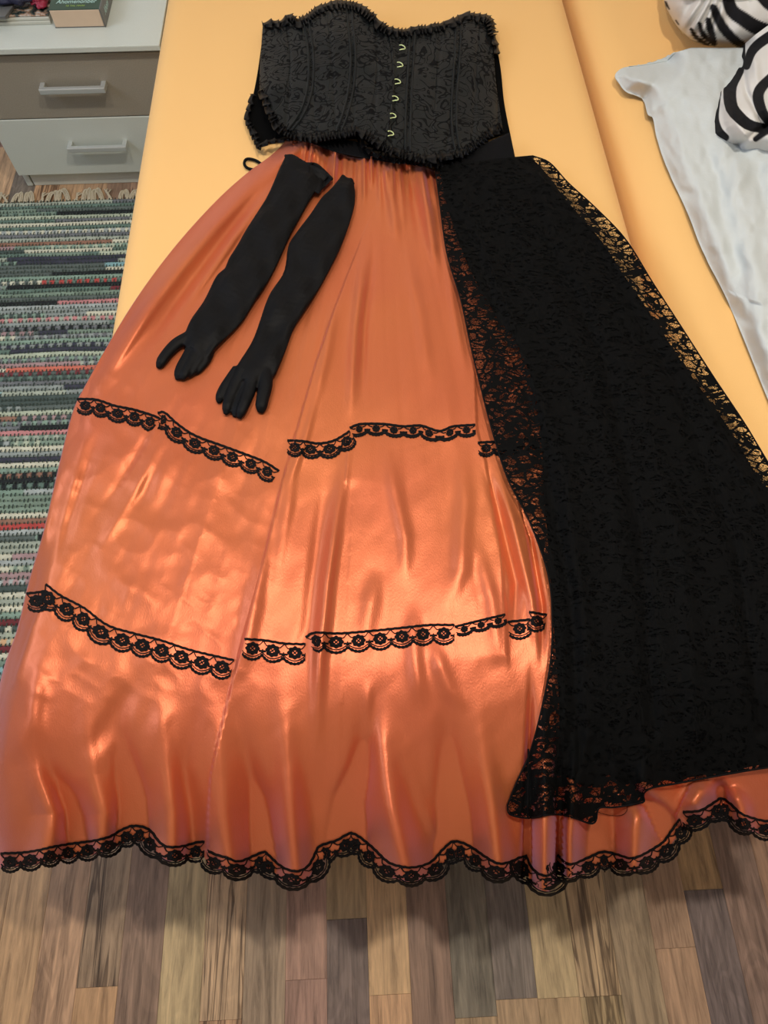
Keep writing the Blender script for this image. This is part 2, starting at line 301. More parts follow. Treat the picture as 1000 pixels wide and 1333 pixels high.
def plank_mesh(x0, x1, y0, y1, tone):
    g = 0.00012; bm = bmesh.new(); box_bm(bm, x0+g, x1-g, y0+g, y1-g, -0.008, 0, 0)
    es = [e for e in bm.edges if all(v.co.z > -0.001 for v in e.verts)]; bmesh.ops.bevel(bm, geom=es, offset=0.0003, segments=1, affect='EDGES')
    me = bpy.data.meshes.new('plank'); bm.to_mesh(me); bm.free(); set_tone(me, tone); return me
rest = {'wood': [[], []], 'fig': [[], []], 'zebra': [[], []]}; rtones = {'wood': [], 'fig': [], 'zebra': []}
cols_n = int((X1-X0)/PIT)+2
for ci in range(-22, -22+cols_n+1):
    xa, xb = max(XC0+ci*PIT, X0), min(XC0+(ci+1)*PIT, X1)
    if xb-xa < 0.01: continue
    lst = []; y = 0.42+random.uniform(-0.1, 0.1) if ci in photo else Y1
    if ci in photo:
        yy = y; up = Y1
        while up > y+0.02: nx = max(y, up-random.uniform(0.3, 0.48)); nx = y if nx-y < 0.12 else nx; lst.append((nx, up, JIT(random.choice([TAN, GB, LIGHT, PK, DG])), random.choice(['wood', 'fig', 'zebra', 'wood']))); up = nx
        for end, tone, kind in photo[ci]:
            e = end if end is not None else yy-random.uniform(0.68, 0.8)
            lst.append((e, yy, JIT(tone), kind)); yy = e
        y = yy
    while y > Y0+0.001: nx = max(Y0, y-random.uniform(0.3, 0.48)); lst.append((nx, y, JIT(random.choice([TAN, GB, LIGHT, PK, TAN, DG])), random.choice(['wood', 'fig', 'zebra', 'wood']))); y = nx
    for a, b, tone, kind in lst:
        if b-a < 0.004: continue
        near = (-1.35 < (xa+xb)/2 < 0.9 and b > -0.75 and (a < 0.35 or xa < -0.40) and b < 2.2)
        me = plank_mesh(xa, xb, a, b, tone)
        if near: link('plank', me, M[kind], fl, smooth=False)
        else:
            off = len(rest[kind][0]); rest[kind][0] += [tuple(v.co) for v in me.vertices]; rest[kind][1] += [tuple(off+i for i in p.vertices) for p in me.polygons]; rtones[kind] += [tone]*len(me.vertices)
for kind, (V, Fc) in rest.items():
    me = mesh('far_planks', V, Fc); set_tone(me, np.array(rtones[kind])); o = link('far_planks', me, M[kind], fl, smooth=False); o['kind'] = 'stuff'
# window in the left wall, frosted daylight
wn = bpy.data.objects.new('window_1', None); COL.objects.link(wn); wn['kind'] = 'structure'
for a in ((0.0, 1.5, 1.12, 1.18), (0.0, 1.5, 2.12, 2.18), (0.0, 0.06, 1.18, 2.12), (1.44, 1.5, 1.18, 2.12), (0.72, 0.78, 1.18, 2.12)):
    box('window_frame', X0+0.001, X0+0.04, a[0], a[1], a[2], a[3], M['ceil'], wn)
gm, nt, b = new_mat('frosted_daylight_pane'); b.inputs['Base Color'].default_value = (0.7, 0.75, 0.8, 1); b.inputs['Emission Color'].default_value = (0.62, 0.76, 1.0, 1); b.inputs['Emission Strength'].default_value = 1.5
for a in ((0.06, 0.72), (0.78, 1.44)): box('window_pane', X0+0.012, X0+0.02, a[0], a[1], 1.18, 2.12, gm, wn, bev=0)
# ceiling lamp (outside the frame, gives the room its light)
lampm, nt, b = new_mat('opal_glass_lit'); b.inputs['Emission Color'].default_value = (1, 0.86, 0.66, 1); b.inputs['Emission Strength'].default_value = 6.0
lt = thing('ceiling_lamp', 'ceiling lamp with two opal glass shades on a metal bar', 'lamp', loc=(LAMP[0], LAMP[1], ZC))
bm = bmesh.new(); bmesh.ops.create_uvsphere(bm, u_segments=32, v_segments=16, radius=0.085); bmesh.ops.scale(bm, vec=(1, 1, 0.6), verts=bm.verts); me = bpy.data.meshes.new('lamp_shade'); bm.to_mesh(me); bm.free()
for _x, _y, _p in BULBS:
    o = link('lamp_shade', me, lampm, lt); o.location = (_x, _y, LAMP[2]+0.06-ZC)
    tube('lamp_stem', [(_x, _y, -0.035), (_x, _y, LAMP[2]+0.11-ZC)], 0.012, M['metal'], lt)
box('lamp_bar', -0.45, 0.45, -0.03, 0.09, -0.035, 0.0, M['metal'], lt)

# ================================================================== the bed
def mattress(name, xa, xb, label, top=BED, rad=0.055):
    bm = bmesh.new(); box_bm(bm, xa, xb, YF, 2.13, 0.20, top, 0)
    bmesh.ops.bevel(bm, geom=list(bm.edges), offset=rad, segments=8, affect='EDGES', profile=0.55)
    bmesh.ops.subdivide_edges(bm, edges=[e for e in bm.edges if e.calc_length() > 0.3], cuts=60, use_grid_fill=True)
    for v in bm.verts:
        if v.co.z > top-0.01:
            v.co.z += 0.0015*math.sin(v.co.x*9+v.co.y*4)+0.001*math.sin(v.co.y*13)
    me = bpy.data.meshes.new(name); bm.to_mesh(me); bm.free(); o = link(name, me, M['sheet']); return tag(o, label, 'mattress', 'the two mattresses side by side')
mattress('mattress', XL, XG, 'yellow-sheeted mattress carrying the orange skirt and the black corset')
mattress('mattress', XG+0.012, XG+0.912, 'yellow-sheeted mattress on the right, under the white duvet', rad=0.075)
fr = thing('bed_frame', 'wooden bed frame under the two yellow mattresses', 'bed', loc=(0, 0, 0))
box('side_rail', XL+0.02, XL+0.045, YF+0.03, 2.12, 0.10, 0.198, M['pine'], fr); box('side_rail', XG+0.865, XG+0.89, YF+0.03, 2.12, 0.10, 0.198, M['pine'], fr)
box('foot_rail', XL+0.046, XG+0.864, YF+0.03, YF+0.055, 0.10, 0.198, M['pine'], fr); box('centre_rail', XG-0.03, XG+0.03, YF+0.056, 2.12, 0.10, 0.18, M['pine'], fr)
for k in range(12): box('slat', XL+0.046, XG+0.864, YF+0.1+k*0.16, YF+0.16+k*0.16, 0.181, 0.198, M['pine'], fr)
for x in (XL+0.06, XG, XG+0.84):
    for y in (YF+0.07, 2.05): box('leg', x-0.025, x+0.025, y-0.025, y+0.025, 0.0, 0.099, M['pine'], fr, bev=0.004)

# ================================================================== the nightstand
ns = thing('nightstand', 'white nightstand with a taupe top drawer, standing left of the bed', 'nightstand')
box('top_panel', -0.92, -0.432, 1.635, 2.10, 0.360, 0.373, M['lam'], ns); 
for x in (-0.905, -0.449): box('side_panel', x, x+0.016, 1.667, 2.08, 0.0, 0.359, M['lam'], ns)
box('back_panel', -0.888, -0.450, 2.07, 2.079, 0.02, 0.359, M['lam'], ns); box('plinth', -0.886, -0.451, 1.668, 1.684, 0.0, 0.043, M['lam'], ns)
def handle(par, x0, x1, z):
    h = box('handle', x0, x1, 1.621, 1.632, z-0.0065, z+0.0065, M['metal'], par, bev=0.002)
    for x in (x0, x1-0.011): box('handle_post', x, x+0.011, 1.632, 1.6498, z-0.006, z+0.006, M['metal'], par, bev=0.001)
d1 = box('drawer', -0.905, -0.433, 1.650, 1.666, 0.201, 0.350, M['grey'], ns); d1['label'] = 'taupe upper drawer'; handle(d1, -0.738, -0.584, 0.283)
d2 = box('drawer', -0.905, -0.433, 1.650, 1.666, 0.045, 0.199, M['lam'], ns); d2['label'] = 'white lower drawer'; handle(d2, -0.735, -0.585, 0.133)
TZ = 0.373
# things on it
def prism(name, q, z0, z1, mat, parent=None):   # q: 4 floor points
    V = [(x, y, z0) for x, y in q]+[(x, y, z1) for x, y in q]; k = len(q)
    Fc = [tuple(range(k))[::-1], tuple(range(k, 2*k))]+[(i, (i+1) % k, k+(i+1) % k, k+i) for i in range(k)]
    me = mesh(name, V, Fc); o = link(name, me, mat, parent, smooth=False)
    bv = o.modifiers.new('bevel', 'BEVEL'); bv.width = 0.001; bv.segments = 1; return o
bk = thing('thick_book', 'thick book with dark green cover and tan page edges on the nightstand', 'book')
a = Pz(73, 37, TZ); b_ = Pz(138, 35.5, TZ); zt = 0.373+0.052
for _ in range(1): zt = float(Py(100, 12, a[1])[2])
dx, dy = (b_-a)[:2]; Ln = math.hypot(dx, dy); ux, uy = dx/Ln, dy/Ln; vx, vy = -uy, ux; D = 0.19
def bq(x, y): return (a[0]+ux*x+vx*y, a[1]+uy*x+vy*y)
prism('page_block', [bq(0, 0), bq(Ln-0.003, 0), bq(Ln-0.003, D), bq(0, D)], TZ+0.002, zt-0.002, M['paper'], bk)
prism('cover', [bq(-0.002, 0.0005), bq(Ln, 0.0005), bq(Ln, D), bq(-0.002, D)], zt-0.0018, zt, M['green'], bk)
prism('cover', [bq(-0.002, 0.0005), bq(Ln, 0.0005), bq(Ln, D), bq(-0.002, D)], TZ, TZ+0.0018, M['bookgrey'], bk)
sp = prism('spine', [bq(Ln-0.0028, -0.001), bq(Ln+0.001, -0.001), bq(Ln+0.001, D), bq(Ln-0.0028, D)], TZ+0.0001, zt+0.0004, M['bookgrey'], bk); sp['label'] = 'grey spine'
def text(name, s, size, mat, parent, loc, rot, sx=1.0):
    c = bpy.data.curves.new(name, 'FONT'); c.body = s; c.size = size; c.extrude = 0.0002; c.align_x = 'CENTER'; c.shear = 0.15
    t = bpy.data.objects.new(name, c); COL.objects.link(t); dg = bpy.context.evaluated_depsgraph_get(); me = bpy.data.meshes.new_from_object(t.evaluated_get(dg)); bpy.data.objects.remove(t)
    o = link(name, me, mat, parent, smooth=False); o.location = loc; o.rotation_euler = rot; o.scale = (sx, 1, 1); return o
p = bq(Ln*0.5, 0.024); ang = math.atan2(uy, ux)
text('lettering', 'Ahomenonber', 0.021, M['inkw'], bk, (p[0], p[1], zt+0.0004), (0, 0, ang), 0.72)
p = bq(Ln*0.5, 0.011); text('lettering', 'TE TAL MARK', 0.008, M['inkg'], bk, (p[0], p[1], zt+0.0004), (0, 0, ang), 0.9)
p = bq(Ln+0.0013, 0.045); text('lettering', 'Ahom', 0.020, M['inkw'], bk, (p[0], p[1], (TZ+zt)/2-0.006), (math.pi/2, 0, ang+math.pi/2), 0.9)
zc = TZ+0.0003
for k, (tx, mt, lab) in enumerate(((0.007, 'pages', 'magazine with white page edges at the bottom of the nightstand pile'), (0.006, 'pages', 'grey-edged magazine in the middle of the nightstand pile'), (0.004, 'mag', 'dark picture magazine on top of the nightstand pile'))):
    y0 = float(Pz(30, 33, TZ)[1])+0.003*k
    o = prism('magazine', [(-0.905+0.004*k, y0), (-0.688, y0), (-0.688-0.003*k, y0+0.20), (-0.905+0.002*k, y0+0.20)], zc, zc+tx, M[mt]); tag(o, lab, 'magazine', 'magazines on the nightstand'); zc += tx+0.0004
q = Pz(0, 26, zc)[:2]; q2 = Pz(9, 26, zc)[:2]
gr = thing('notebook', 'small dark grey notebook lying on the magazines at the left edge', 'notebook')
prism('cover', [(-0.90, q2[1]), (q2[0], q2[1]), (q2[0]+0.012, q2[1]+0.05), (-0.90, q2[1]+0.05)], zc+0.006, zc+0.008, M['bookgrey'], gr)
prism('page_block', [(-0.90, q2[1]+0.001), (q2[0]-0.001, q2[1]+0.001), (q2[0]+0.010, q2[1]+0.049), (-0.90, q2[1]+0.049)], zc, zc+0.0058, M['bookgrey'], gr)
def lump(name, c, s, mat, label, cat, seed, rough=0.25):
    bm = bmesh.new(); bmesh.ops.create_icosphere(bm, subdivisions=4, radius=1)
    for v in bm.verts:
        n = vnoise(np.array([v.co.x*2.2+seed]), np.array([v.co.y*2.2+v.co.z*1.7+9]), seed)[0]+0.5*vnoise(np.array([v.co.x*5+seed]), np.array([v.co.y*5+v.co.z*4+19]), seed+1)[0]
        v.co *= 1+rough*2*n; v.co.z = max(v.co.z, -0.8)
    for v in bm.verts: v.co = Vector((c[0]+v.co.x*s[0], c[1]+v.co.y*s[1], c[2]+(v.co.z+0.8)*s[2]))
    me = bpy.data.meshes.new(name); bm.to_mesh(me); bm.free(); return tag(link(name, me, mat), label, cat)
c = Pz(10, 1, zc+0.02); lump('pouch', (c[0], c[1]+0.025, zc+0.0088), (0.055, 0.032, 0.016), M['navy'], 'navy blue pouch on the magazines at the top left', 'pouch', 2)
c = Pz(50, 3, zc+0.01); lump('sweet_packet', (c[0], c[1]+0.015, zc+0.001), (0.020, 0.026, 0.010), M['red'], 'crumpled dark red foil packet between pouch and green book', 'packet', 4, 0.3)

# ================================================================== the rag rug
rg = thing('rag_rug', 'multicoloured rag rug with ecru fringe on the floor left of the bed', 'rug')
RX0, RX1, RY0, RY1 = -1.22, -0.47, 0.02, 1.60
pal = [sr(*c) for c in ((162, 180, 166), (120, 150, 135), (96, 130, 120), (175, 195, 172), (205, 212, 190), (140, 158, 158), (110, 120, 128), (90, 108, 106), (160, 178, 180), (72, 92, 90), (128, 165, 150),
                        (168, 140, 145), (200, 130, 135), (190, 60, 55), (215, 110, 85), (120, 45, 55), (210, 170, 120), (60, 66, 84), (120, 180, 190), (35, 42, 46), (150, 110, 90))]
wts = np.array([9, 9, 8, 7, 7, 8, 7, 7, 7, 6, 8, 3, 1.6, 1.0, 1.0, 1.8, 1.6, 3, 3, 5, 1.6]); wts /= wts.sum()
rows = 116; pit = (RY1-RY0)/rows; nx = 190; xs = np.linspace(RX0, RX1, nx)
tV, tF = [], []
for r in range(rows):
    yc = RY0+(r+0.5)*pit; cols = np.zeros((nx, 3)); x = RX0; segs = []
    while x < RX1: e = x+np.random.choice([0.06, 0.12, 0.25, 0.5, 0.75])*random.uniform(0.6, 1.3); segs.append((x, e, pal[np.random.choice(len(pal), p=wts)], pal[np.random.choice(len(pal), p=wts)], random.random() < 0.22)); x = e
    for (s0, s1, c0, c1, tw) in segs:
        m = (xs >= s0) & (xs < s1); base = np.array(c0)
        if tw: k = (np.sin(xs*2*math.pi/0.022+r) > 0.1)[:, None]; cc = np.where(k, base, np.array(c1))
        else: cc = np.tile(base, (nx, 1))
        cols[m] = cc[m]
    cols *= (0.9+0.25*vnoise(xs*60, np.full(nx, r*3.1), 1))[:, None]
    fat = 1.0+0.5*vnoise(xs*14, np.full(nx, r*1.7), 2); dy = 0.004*vnoise(xs*7, np.full(nx, r*0.35), 3)
    cols = np.clip((cols*0.78+cols.mean(1, keepdims=True)*0.22)*np.array([1.12, 1.06, 1.02]), 0, 1); tick = 0.82+0.18*np.cos(xs*2*math.pi/0.0087+(r % 2)*math.pi)
    pr = [(-0.52, 0.0), (-0.36, 0.6), (0, 1.0), (0.36, 0.6), (0.52, 0.0)]
    W = np.zeros((nx, 5, 3))
    for j, (a_, h_) in enumerate(pr):
        W[:, j, 0] = xs; W[:, j, 1] = yc+dy+a_*pit*(0.8+0.3*fat); W[:, j, 2] = 0.0012+h_*0.0062*fat*tick
    me = grid_mesh('rag_strip', W); up_normals(me); set_tone(me, np.repeat(cols, 5, axis=0)); link('rag_strip', me, M['rag'], rg)
    # dark warp threads crossing between the strips
    for i, x in enumerate(np.arange(RX0+0.004+(r % 2)*0.0043, RX1, 0.0087)):
        y = yc+pit*0.5+float(np.interp(x, xs, dy)); hw = pit*random.uniform(0.10, 0.50); x += random.uniform(-0.001, 0.001); z = 0.0060; b0 = len(tV); wd = 0.0014
        tV += [(x-wd, y-hw, z-0.0005), (x+wd, y-hw, z-0.0005), (x+wd, y, z+0.001), (x-wd, y, z+0.001), (x-wd, y+hw, z-0.0005), (x+wd, y+hw, z-0.0005)]
        tF += [(b0, b0+1, b0+2, b0+3), (b0+3, b0+2, b0+5, b0+4)]
o = link('warp_threads', mesh('warp_threads', tV, tF), M['warp'], rg); o['kind'] = 'stuff'
nf = 24
for k in range(nf):
    x = RX0+0.02+(RX1-RX0-0.03)*k/(nf-1)+random.uniform(-0.004, 0.004); V, Fc = [], []
    kind = k % 3; wv = random.uniform(0.008, 0.013); hgt = random.uniform(0.028, 0.042); lean = random.uniform(-0.012, 0.012)
    for s in range(4):
        t = np.linspace(0, 1, 14); o_ = (s-1.5)*0.0032
        if kind < 2: xx = x+wv*np.cos(math.pi*(1-t))+o_+lean*np.sin(math.pi*t); yy = RY1-0.002+hgt*np.sin(math.pi*t)*(1+0.05*s)
        else: xx = x+o_+0.006*np.sin(t*4+s)+lean*t; yy = RY1-0.002+hgt*t
        v, f = tube_geo(np.stack([xx, yy, 0.003+0.003*np.abs(np.sin(t*3+s))], 1), 0.0019, 6); off = len(V); V += v; Fc += [tuple(off+i for i in q) for q in f]
    link('fringe_tassel', mesh('fringe_tassel', V, Fc), M['fringe'], rg)

# ================================================================== the satin skirt
LEFT = [(372, 184), (352, 203), (322, 225), (285, 258), (243, 303), (205, 350), (170, 400), (140, 450), (112, 500), (95, 535), (78, 600), (57, 690), (38, 755), (22, 820), (2, 880), (-22, 1000), (-30, 1125)]
HEM = [(-30, 1126), (0, 1130), (35, 1128), (80, 1119), (110, 1115), (140, 1109), (158, 1099), (171, 1094), (185, 1095), (197, 1101), (207, 1114), (217, 1121), (232, 1121), (247, 1118), (258, 1115), (266, 1115), (270, 1126), (280, 1131), (297, 1136), (311, 1140), (328, 1134), (344, 1128), (352, 1134), (363, 1144), (375, 1151), (388, 1153), (400, 1147), (407, 1136), (414, 1122), (425, 1117),
       (438, 1113), (448, 1107), (457, 1103), (468, 1108), (485, 1122), (504, 1140), (518, 1146), (532, 1148), (548, 1146), (562, 1140), (575, 1126), (588, 1115), (602, 1116), (616, 1123), (632, 1134), (649, 1143), (666, 1140), (680, 1134), (686, 1136), (692, 1150), (702, 1160), (714, 1162), (723, 1154), (727, 1132), (741, 1144), (762, 1137), (784, 1128), (803, 1131), (824, 1136), (845, 1127), (863, 1115), (874, 1100), (884, 1086), (889, 1076), (897, 1076), (912, 1074), (926, 1066), (939, 1058), (951, 1065), (964, 1077), (982, 1084), (1000, 1088), (1040, 1090), (1085, 1086)]
TOPL = [(372, 184), (380, 177), (392, 181), (405, 186), (425, 194), (440, 199), (455, 204), (470, 207), (485, 203), (500, 209), (515, 208), (530, 213), (545, 214), (560, 220), (575, 226), (600, 224), (640, 220), (688, 208)]
GU = [LEFT, [(392, 181), (335, 285), (262, 420), (205, 540), (140, 740), (95, 900), (70, 1000), (62, 1122)], [(425, 194), (390, 330), (350, 470), (300, 620), (240, 840), (195, 1000), (171, 1094)],
      [(470, 207), (440, 300), (400, 460), (370, 600), (335, 760), (300, 880), (275, 1000), (268, 1118)], [(510, 208), (488, 300), (455, 560), (425, 760), (410, 920), (392, 1152)], [(535, 213), (528, 400), (525, 600), (520, 800), (528, 980), (532, 1148)],
      [(562, 221), (580, 330), (610, 480), (628, 580), (655, 700), (662, 850), (656, 1000), (649, 1143)], [(600, 224), (640, 400), (680, 600), (708, 750), (718, 900), (702, 1040), (705, 1161)],
      [(640, 220), (720, 400), (800, 600), (850, 800), (845, 960), (824, 1136)], [(670, 213), (800, 400), (900, 600), (980, 800), (975, 950), (951, 1065)], [(688, 208), (850, 430), (950, 620), (1040, 850), (1085, 1000), (1085, 1086)]]
mm = 0.001
RID = [  # points, width px, start height, end height (m)
    ([(352, 210), (285, 285), (205, 380), (150, 460), (112, 530)], 13, 7*mm, 6*mm), ([(372, 215), (300, 300), (225, 400), (160, 500)], 8, -3*mm, -2*mm),
    ([(378, 200), (320, 290), (262, 375), (215, 450)], 11, 6*mm, 2*mm), ([(350, 255), (300, 330), (250, 400), (225, 440)], 6, -4*mm, -2*mm), ([(395, 190), (370, 205), (350, 235)], 7, 4*mm, 0), ([(410, 195), (425, 215), (438, 240)], 6, 4*mm, 0), ([(398, 188), (425, 200), (455, 212)], 4, -3*mm, -1*mm),
    ([(100, 545), (70, 640), (40, 760)], 10, 5*mm, 5*mm), ([(130, 560), (100, 650), (70, 745)], 8, -3*mm, -2*mm), ([(215, 560), (175, 640), (110, 745)], 7, 3*mm, 1*mm), ([(205, 545), (150, 640), (90, 720)], 7, -2.5*mm, 0),
    ([(235, 575), (195, 650), (150, 700)], 10, 2.0*mm, 0), ([(300, 600), (260, 680), (225, 720)], 14, 1.8*mm, -1*mm), ([(350, 640), (310, 700), (270, 780)], 12, -1.6*mm, 1*mm), ([(180, 700), (240, 690), (300, 740)], 14, 1.4*mm, -1*mm),
    ([(110, 700), (160, 760), (230, 800)], 16, 1.4*mm, 1*mm), ([(60, 850), (40, 920), (25, 1000)], 16, 4*mm, 5*mm), ([(180, 880), (150, 930), (110, 990)], 14, -2*mm, -3*mm), ([(230, 900), (200, 960), (180, 1020)], 14, 2*mm, 1*mm),
    ([(30, 930), (60, 1000), (85, 1040), (110, 1110)], 14, 0, -5*mm), ([(50, 1000), (70, 1060), (60, 1110)], 14, 2*mm, 6*mm), ([(120, 1010), (135, 1060), (130, 1100)], 14, 0, 5*mm), ([(160, 980), (172, 1040), (171, 1092)], 14, -1*mm, -9*mm),
    ([(215, 990), (225, 1060), (225, 1118)], 14, 1*mm, 7*mm), ([(255, 920), (240, 1000), (250, 1110)], 12, 1*mm, -3*mm), ([(285, 985), (290, 1060), (300, 1130)], 14, 2*mm, 6*mm), ([(318, 975), (335, 1040), (345, 1125)], 14, -2*mm, -7*mm),
    ([(365, 900), (375, 1000), (385, 1145)], 14, 1*mm, 9*mm), ([(470, 1000), (458, 1040), (454, 1100)], 13, 2*mm, -14*mm), ([(500, 985), (510, 1050), (530, 1140)], 18, 5*mm, 12*mm),
    ([(585, 1000), (590, 1060), (590, 1112)], 14, -2*mm, -10*mm), ([(625, 960), (640, 1050), (650, 1138)], 14, 2*mm, 9*mm), ([(540, 1010), (550, 1050), (572, 1085)], 8, 2*mm, 1*mm),
    # centre panel
    ([(455, 570), (440, 660), (426, 760), (416, 860), (410, 1010)], 8, 6*mm, 5*mm), ([(430, 600), (415, 700), (400, 820), (375, 900)], 10, -3*mm, -2*mm), ([(478, 300), (462, 430), (455, 555)], 7, 3*mm, 5*mm), ([(490, 300), (475, 420), (470, 545)], 5, -2*mm, -2*mm),
    ([(350, 690), (330, 790), (310, 900)], 11, 3*mm, 3*mm), ([(385, 590), (372, 680), (352, 790)], 9, 2*mm, 1*mm), ([(500, 560), (512, 630), (528, 700), (526, 770)], 9, 1*mm, 4*mm), ([(490, 740), (480, 800), (470, 860)], 11, 2.5*mm, 1*mm),
    ([(535, 780), (540, 860), (548, 930)], 10, 2*mm, 3*mm), ([(560, 830), (585, 900), (610, 930)], 10, 3*mm, 2*mm), ([(600, 560), (605, 650), (600, 740), (580, 800)], 12, 2*mm, 5*mm), ([(480, 880), (478, 940), (470, 985)], 7, 2*mm, 2*mm),
    ([(625, 585), (648, 660), (672, 760), (668, 860)], 7, -5*mm, -3*mm), ([(640, 590), (668, 680), (692, 780), (700, 860)], 6, 4*mm, 3*mm), ([(665, 640), (690, 700), (706, 790), (706, 880)], 5, -4*mm, -4*mm), ([(610, 680), (640, 780), (650, 880)], 9, 2*mm, 2*mm),
    ([(575, 620), (585, 560), (580, 480)], 9, 0.5*mm, 0.5*mm), ([(548, 225), (555, 265), (565, 330), (575, 370)], 7, 9*mm, 2*mm), ([(505, 225), (512, 270), (520, 330)], 7, 7*mm, 1*mm), ([(520, 300), (545, 400), (565, 520)], 9, 2*mm, 2*mm), ([(440, 380), (425, 460), (405, 540)], 7, 3*mm, 2*mm), ([(530, 222), (540, 270), (552, 340)], 6, -4*mm, 0), ([(572, 255), (590, 400), (612, 520)], 6, 2*mm, 2*mm),
    ([(415, 500), (398, 570), (372, 640)], 5, 2*mm, 2*mm), ([(530, 560), (540, 480), (545, 420)], 14, 0, 1*mm),
    # lower right
    ([(708, 900), (710, 1000), (709, 1160)], 11, 4*mm, 13*mm), ([(691, 900), (688, 1000), (687, 1140)], 4, -4*mm, -12*mm), ([(727, 980), (728, 1060), (727, 1135)], 4, -5*mm, -11*mm), ([(745, 1050), (742, 1090), (742, 1140)], 8, 3*mm, 8*mm),
    ([(784, 1060), (784, 1125)], 13, 0, -6*mm), ([(835, 1040), (828, 1080), (826, 1130)], 13, 4*mm, 9*mm), ([(855, 1060), (870, 1080), (885, 1090)], 9, -6*mm, -12*mm), ([(925, 1010), (905, 1045), (900, 1068)], 12, 6*mm, 9*mm), ([(935, 1010), (942, 1055)], 7, -3*mm, -8*mm), ([(950, 1020), (966, 1050), (970, 1080)], 9, 5*mm, 7*mm),
]
for x in range(400, 566, 9):   # waist gathers
    jx = x+random.uniform(-3, 3); ln = random.uniform(35, 110); sl = (x-470)*0.0022
    ty = np.interp(jx, [p[0] for p in TOPL], [p[1] for p in TOPL]); RID.append(([(jx, ty-6), (jx+sl*ln*0.5, ty+ln*0.5), (jx+sl*ln, ty+ln)], random.uniform(2.6, 4.2), random.choice([1, 1, -1])*random.uniform(3.5, 7)*mm, 0))
STEP = [([(497, 250), (475, 300), (440, 390), (412, 470), (388, 555), (368, 625), (350, 700), (333, 770), (312, 850), (302, 890), (285, 960), (274, 1010), (271, 1060), (270, 1125)], 11*mm, 70, 1),
        ([(600, 380), (618, 480), (621, 560), (632, 600), (650, 690), (658, 790), (661, 850)], 4*mm, 30, -1), ([(664, 610), (684, 690), (698, 770), (702, 820)], 3*mm, 20, -1),
        ([(208, 540), (190, 580), (165, 620)], 3*mm, 40, 1), ([(62, 765), (40, 820), (20, 880)], 4*mm, 40, 1), ([(456, 553), (453, 580), (450, 620)], 3*mm, 25, 1),
        ([(905, 1010), (890, 1040), (880, 1062), (886, 1085)], 12*mm, 50, 1)]
_lp = resample(LEFT, 60); FOLD = 2.1
for _i, (_p, _w, _a, _b) in enumerate(RID):      # flutes at the hem start high and swell towards the edge
    if _p[0][1] > 885 and _p[-1][1] > 1084 and _p[0][1] < _p[-1][1]:
        d_ = np.array(_p[-1], float)-np.array(_p[0]); up_ = np.array(_p[0])-d_/np.linalg.norm(d_)*max(60, _p[0][1]-870); RID[_i] = ([tuple(up_)]+list(_p), _w, 0.0, _b*1.15)
def Hs(px, py):
    d = pdist(px, py, _lp[::4])[0]; h = 0.012*ss(d/26)
    h = h + 0.0035*vnoise(px/85, py/130, 0)*ss((py-230)/200) + 0.0016*vnoise((px+py*0.45)/34, (py-px*0.3)/60, 1) + 0.0007*vnoise((px+py*0.5)/15, (py-px*0.3)/26, 2)
    ra = (px-490)/(py-20); h = h + (0.0030*vnoise(ra*21+7, py/240, 4)+0.0010*vnoise(ra*60+3, py/150, 5))*ss((py-240)/150) + 0.016*vnoise(ra*15+40, py/260, 1)*ss((py-860)/270)
    lf = ss((400-px)/120)*ss((py-430)/80)*ss((980-py)/120); h = h + lf*(0.0012*vnoise((px+py*0.7)/42, (py-px*0.6)/30, 3)+0.0007*vnoise((px+py)/19, (py-px)/24, 4)-0.0075*np.abs(vnoise((px+py*0.9)/80, (py-px*0.8)/62, 5))-0.0022*np.abs(vnoise((px+py*0.5)/30, (py-px*0.6)/26, 0)))
    for pts, wd, h0, h1 in RID:
        P = np.array(pts); m = (px > P[:, 0].min()-3*wd) & (px < P[:, 0].max()+3*wd) & (py > P[:, 1].min()-3*wd) & (py < P[:, 1].max()+3*wd)
        if not m.any(): continue
        dd, t, _, _ = pdist(px[m], py[m], pts); tp = (ss(t*2.6) if pts[0][1] > 245 else 1.0)*(ss((1-t)*2.6) if pts[-1][1] < 1075 else 1.0); sw = ss((py[m]-930)/190); h[m] += FOLD*tp*(1+2.0*sw)*(h0+(h1-h0)*t)*np.exp(-(dd/(wd*(1+0.35*sw)))**2)
    for pts, hh, Ld, sg in STEP:
        dd, t, sd, ov = pdist(px, py, pts); sd = sd*sg
        k = ss((sd+1.2)/2.0)*np.exp(-np.clip(sd, 0, None)/Ld)*np.exp(-(ov/14)**2)*ss(t*3.5)
        h = h+hh*k
    return np.maximum(h, 0.0012)
def skirt_pt(px, py, off=0.0): return surf(px, py, Hs(np.asarray(px, float), np.asarray(py, float))+off)
sk = thing('skirt', 'long orange satin skirt with black lace bands spread over the bed', 'skirt')
G = coons(GU, 430, 430, TOPL, HEM, pt=14, pb=9)
W = surf(G[..., 0], G[..., 1], Hs(G[..., 0].copy(), G[..., 1].copy()))
me = grid_mesh('satin_cloth', W); up_normals(me); o = link('satin_cloth', me, M['satin'], sk); solid(o, 0.0008)
# small button at the left of the waist
bp = skirt_pt(np.array([384.]), np.array([187.]))[0]
tube('button', [bp+np.array([0.0045*math.cos(t), 0.0045*math.sin(t), 0.0012]) for t in np.linspace(0, 2*math.pi, 18)], 0.0013, M['satin'], sk)

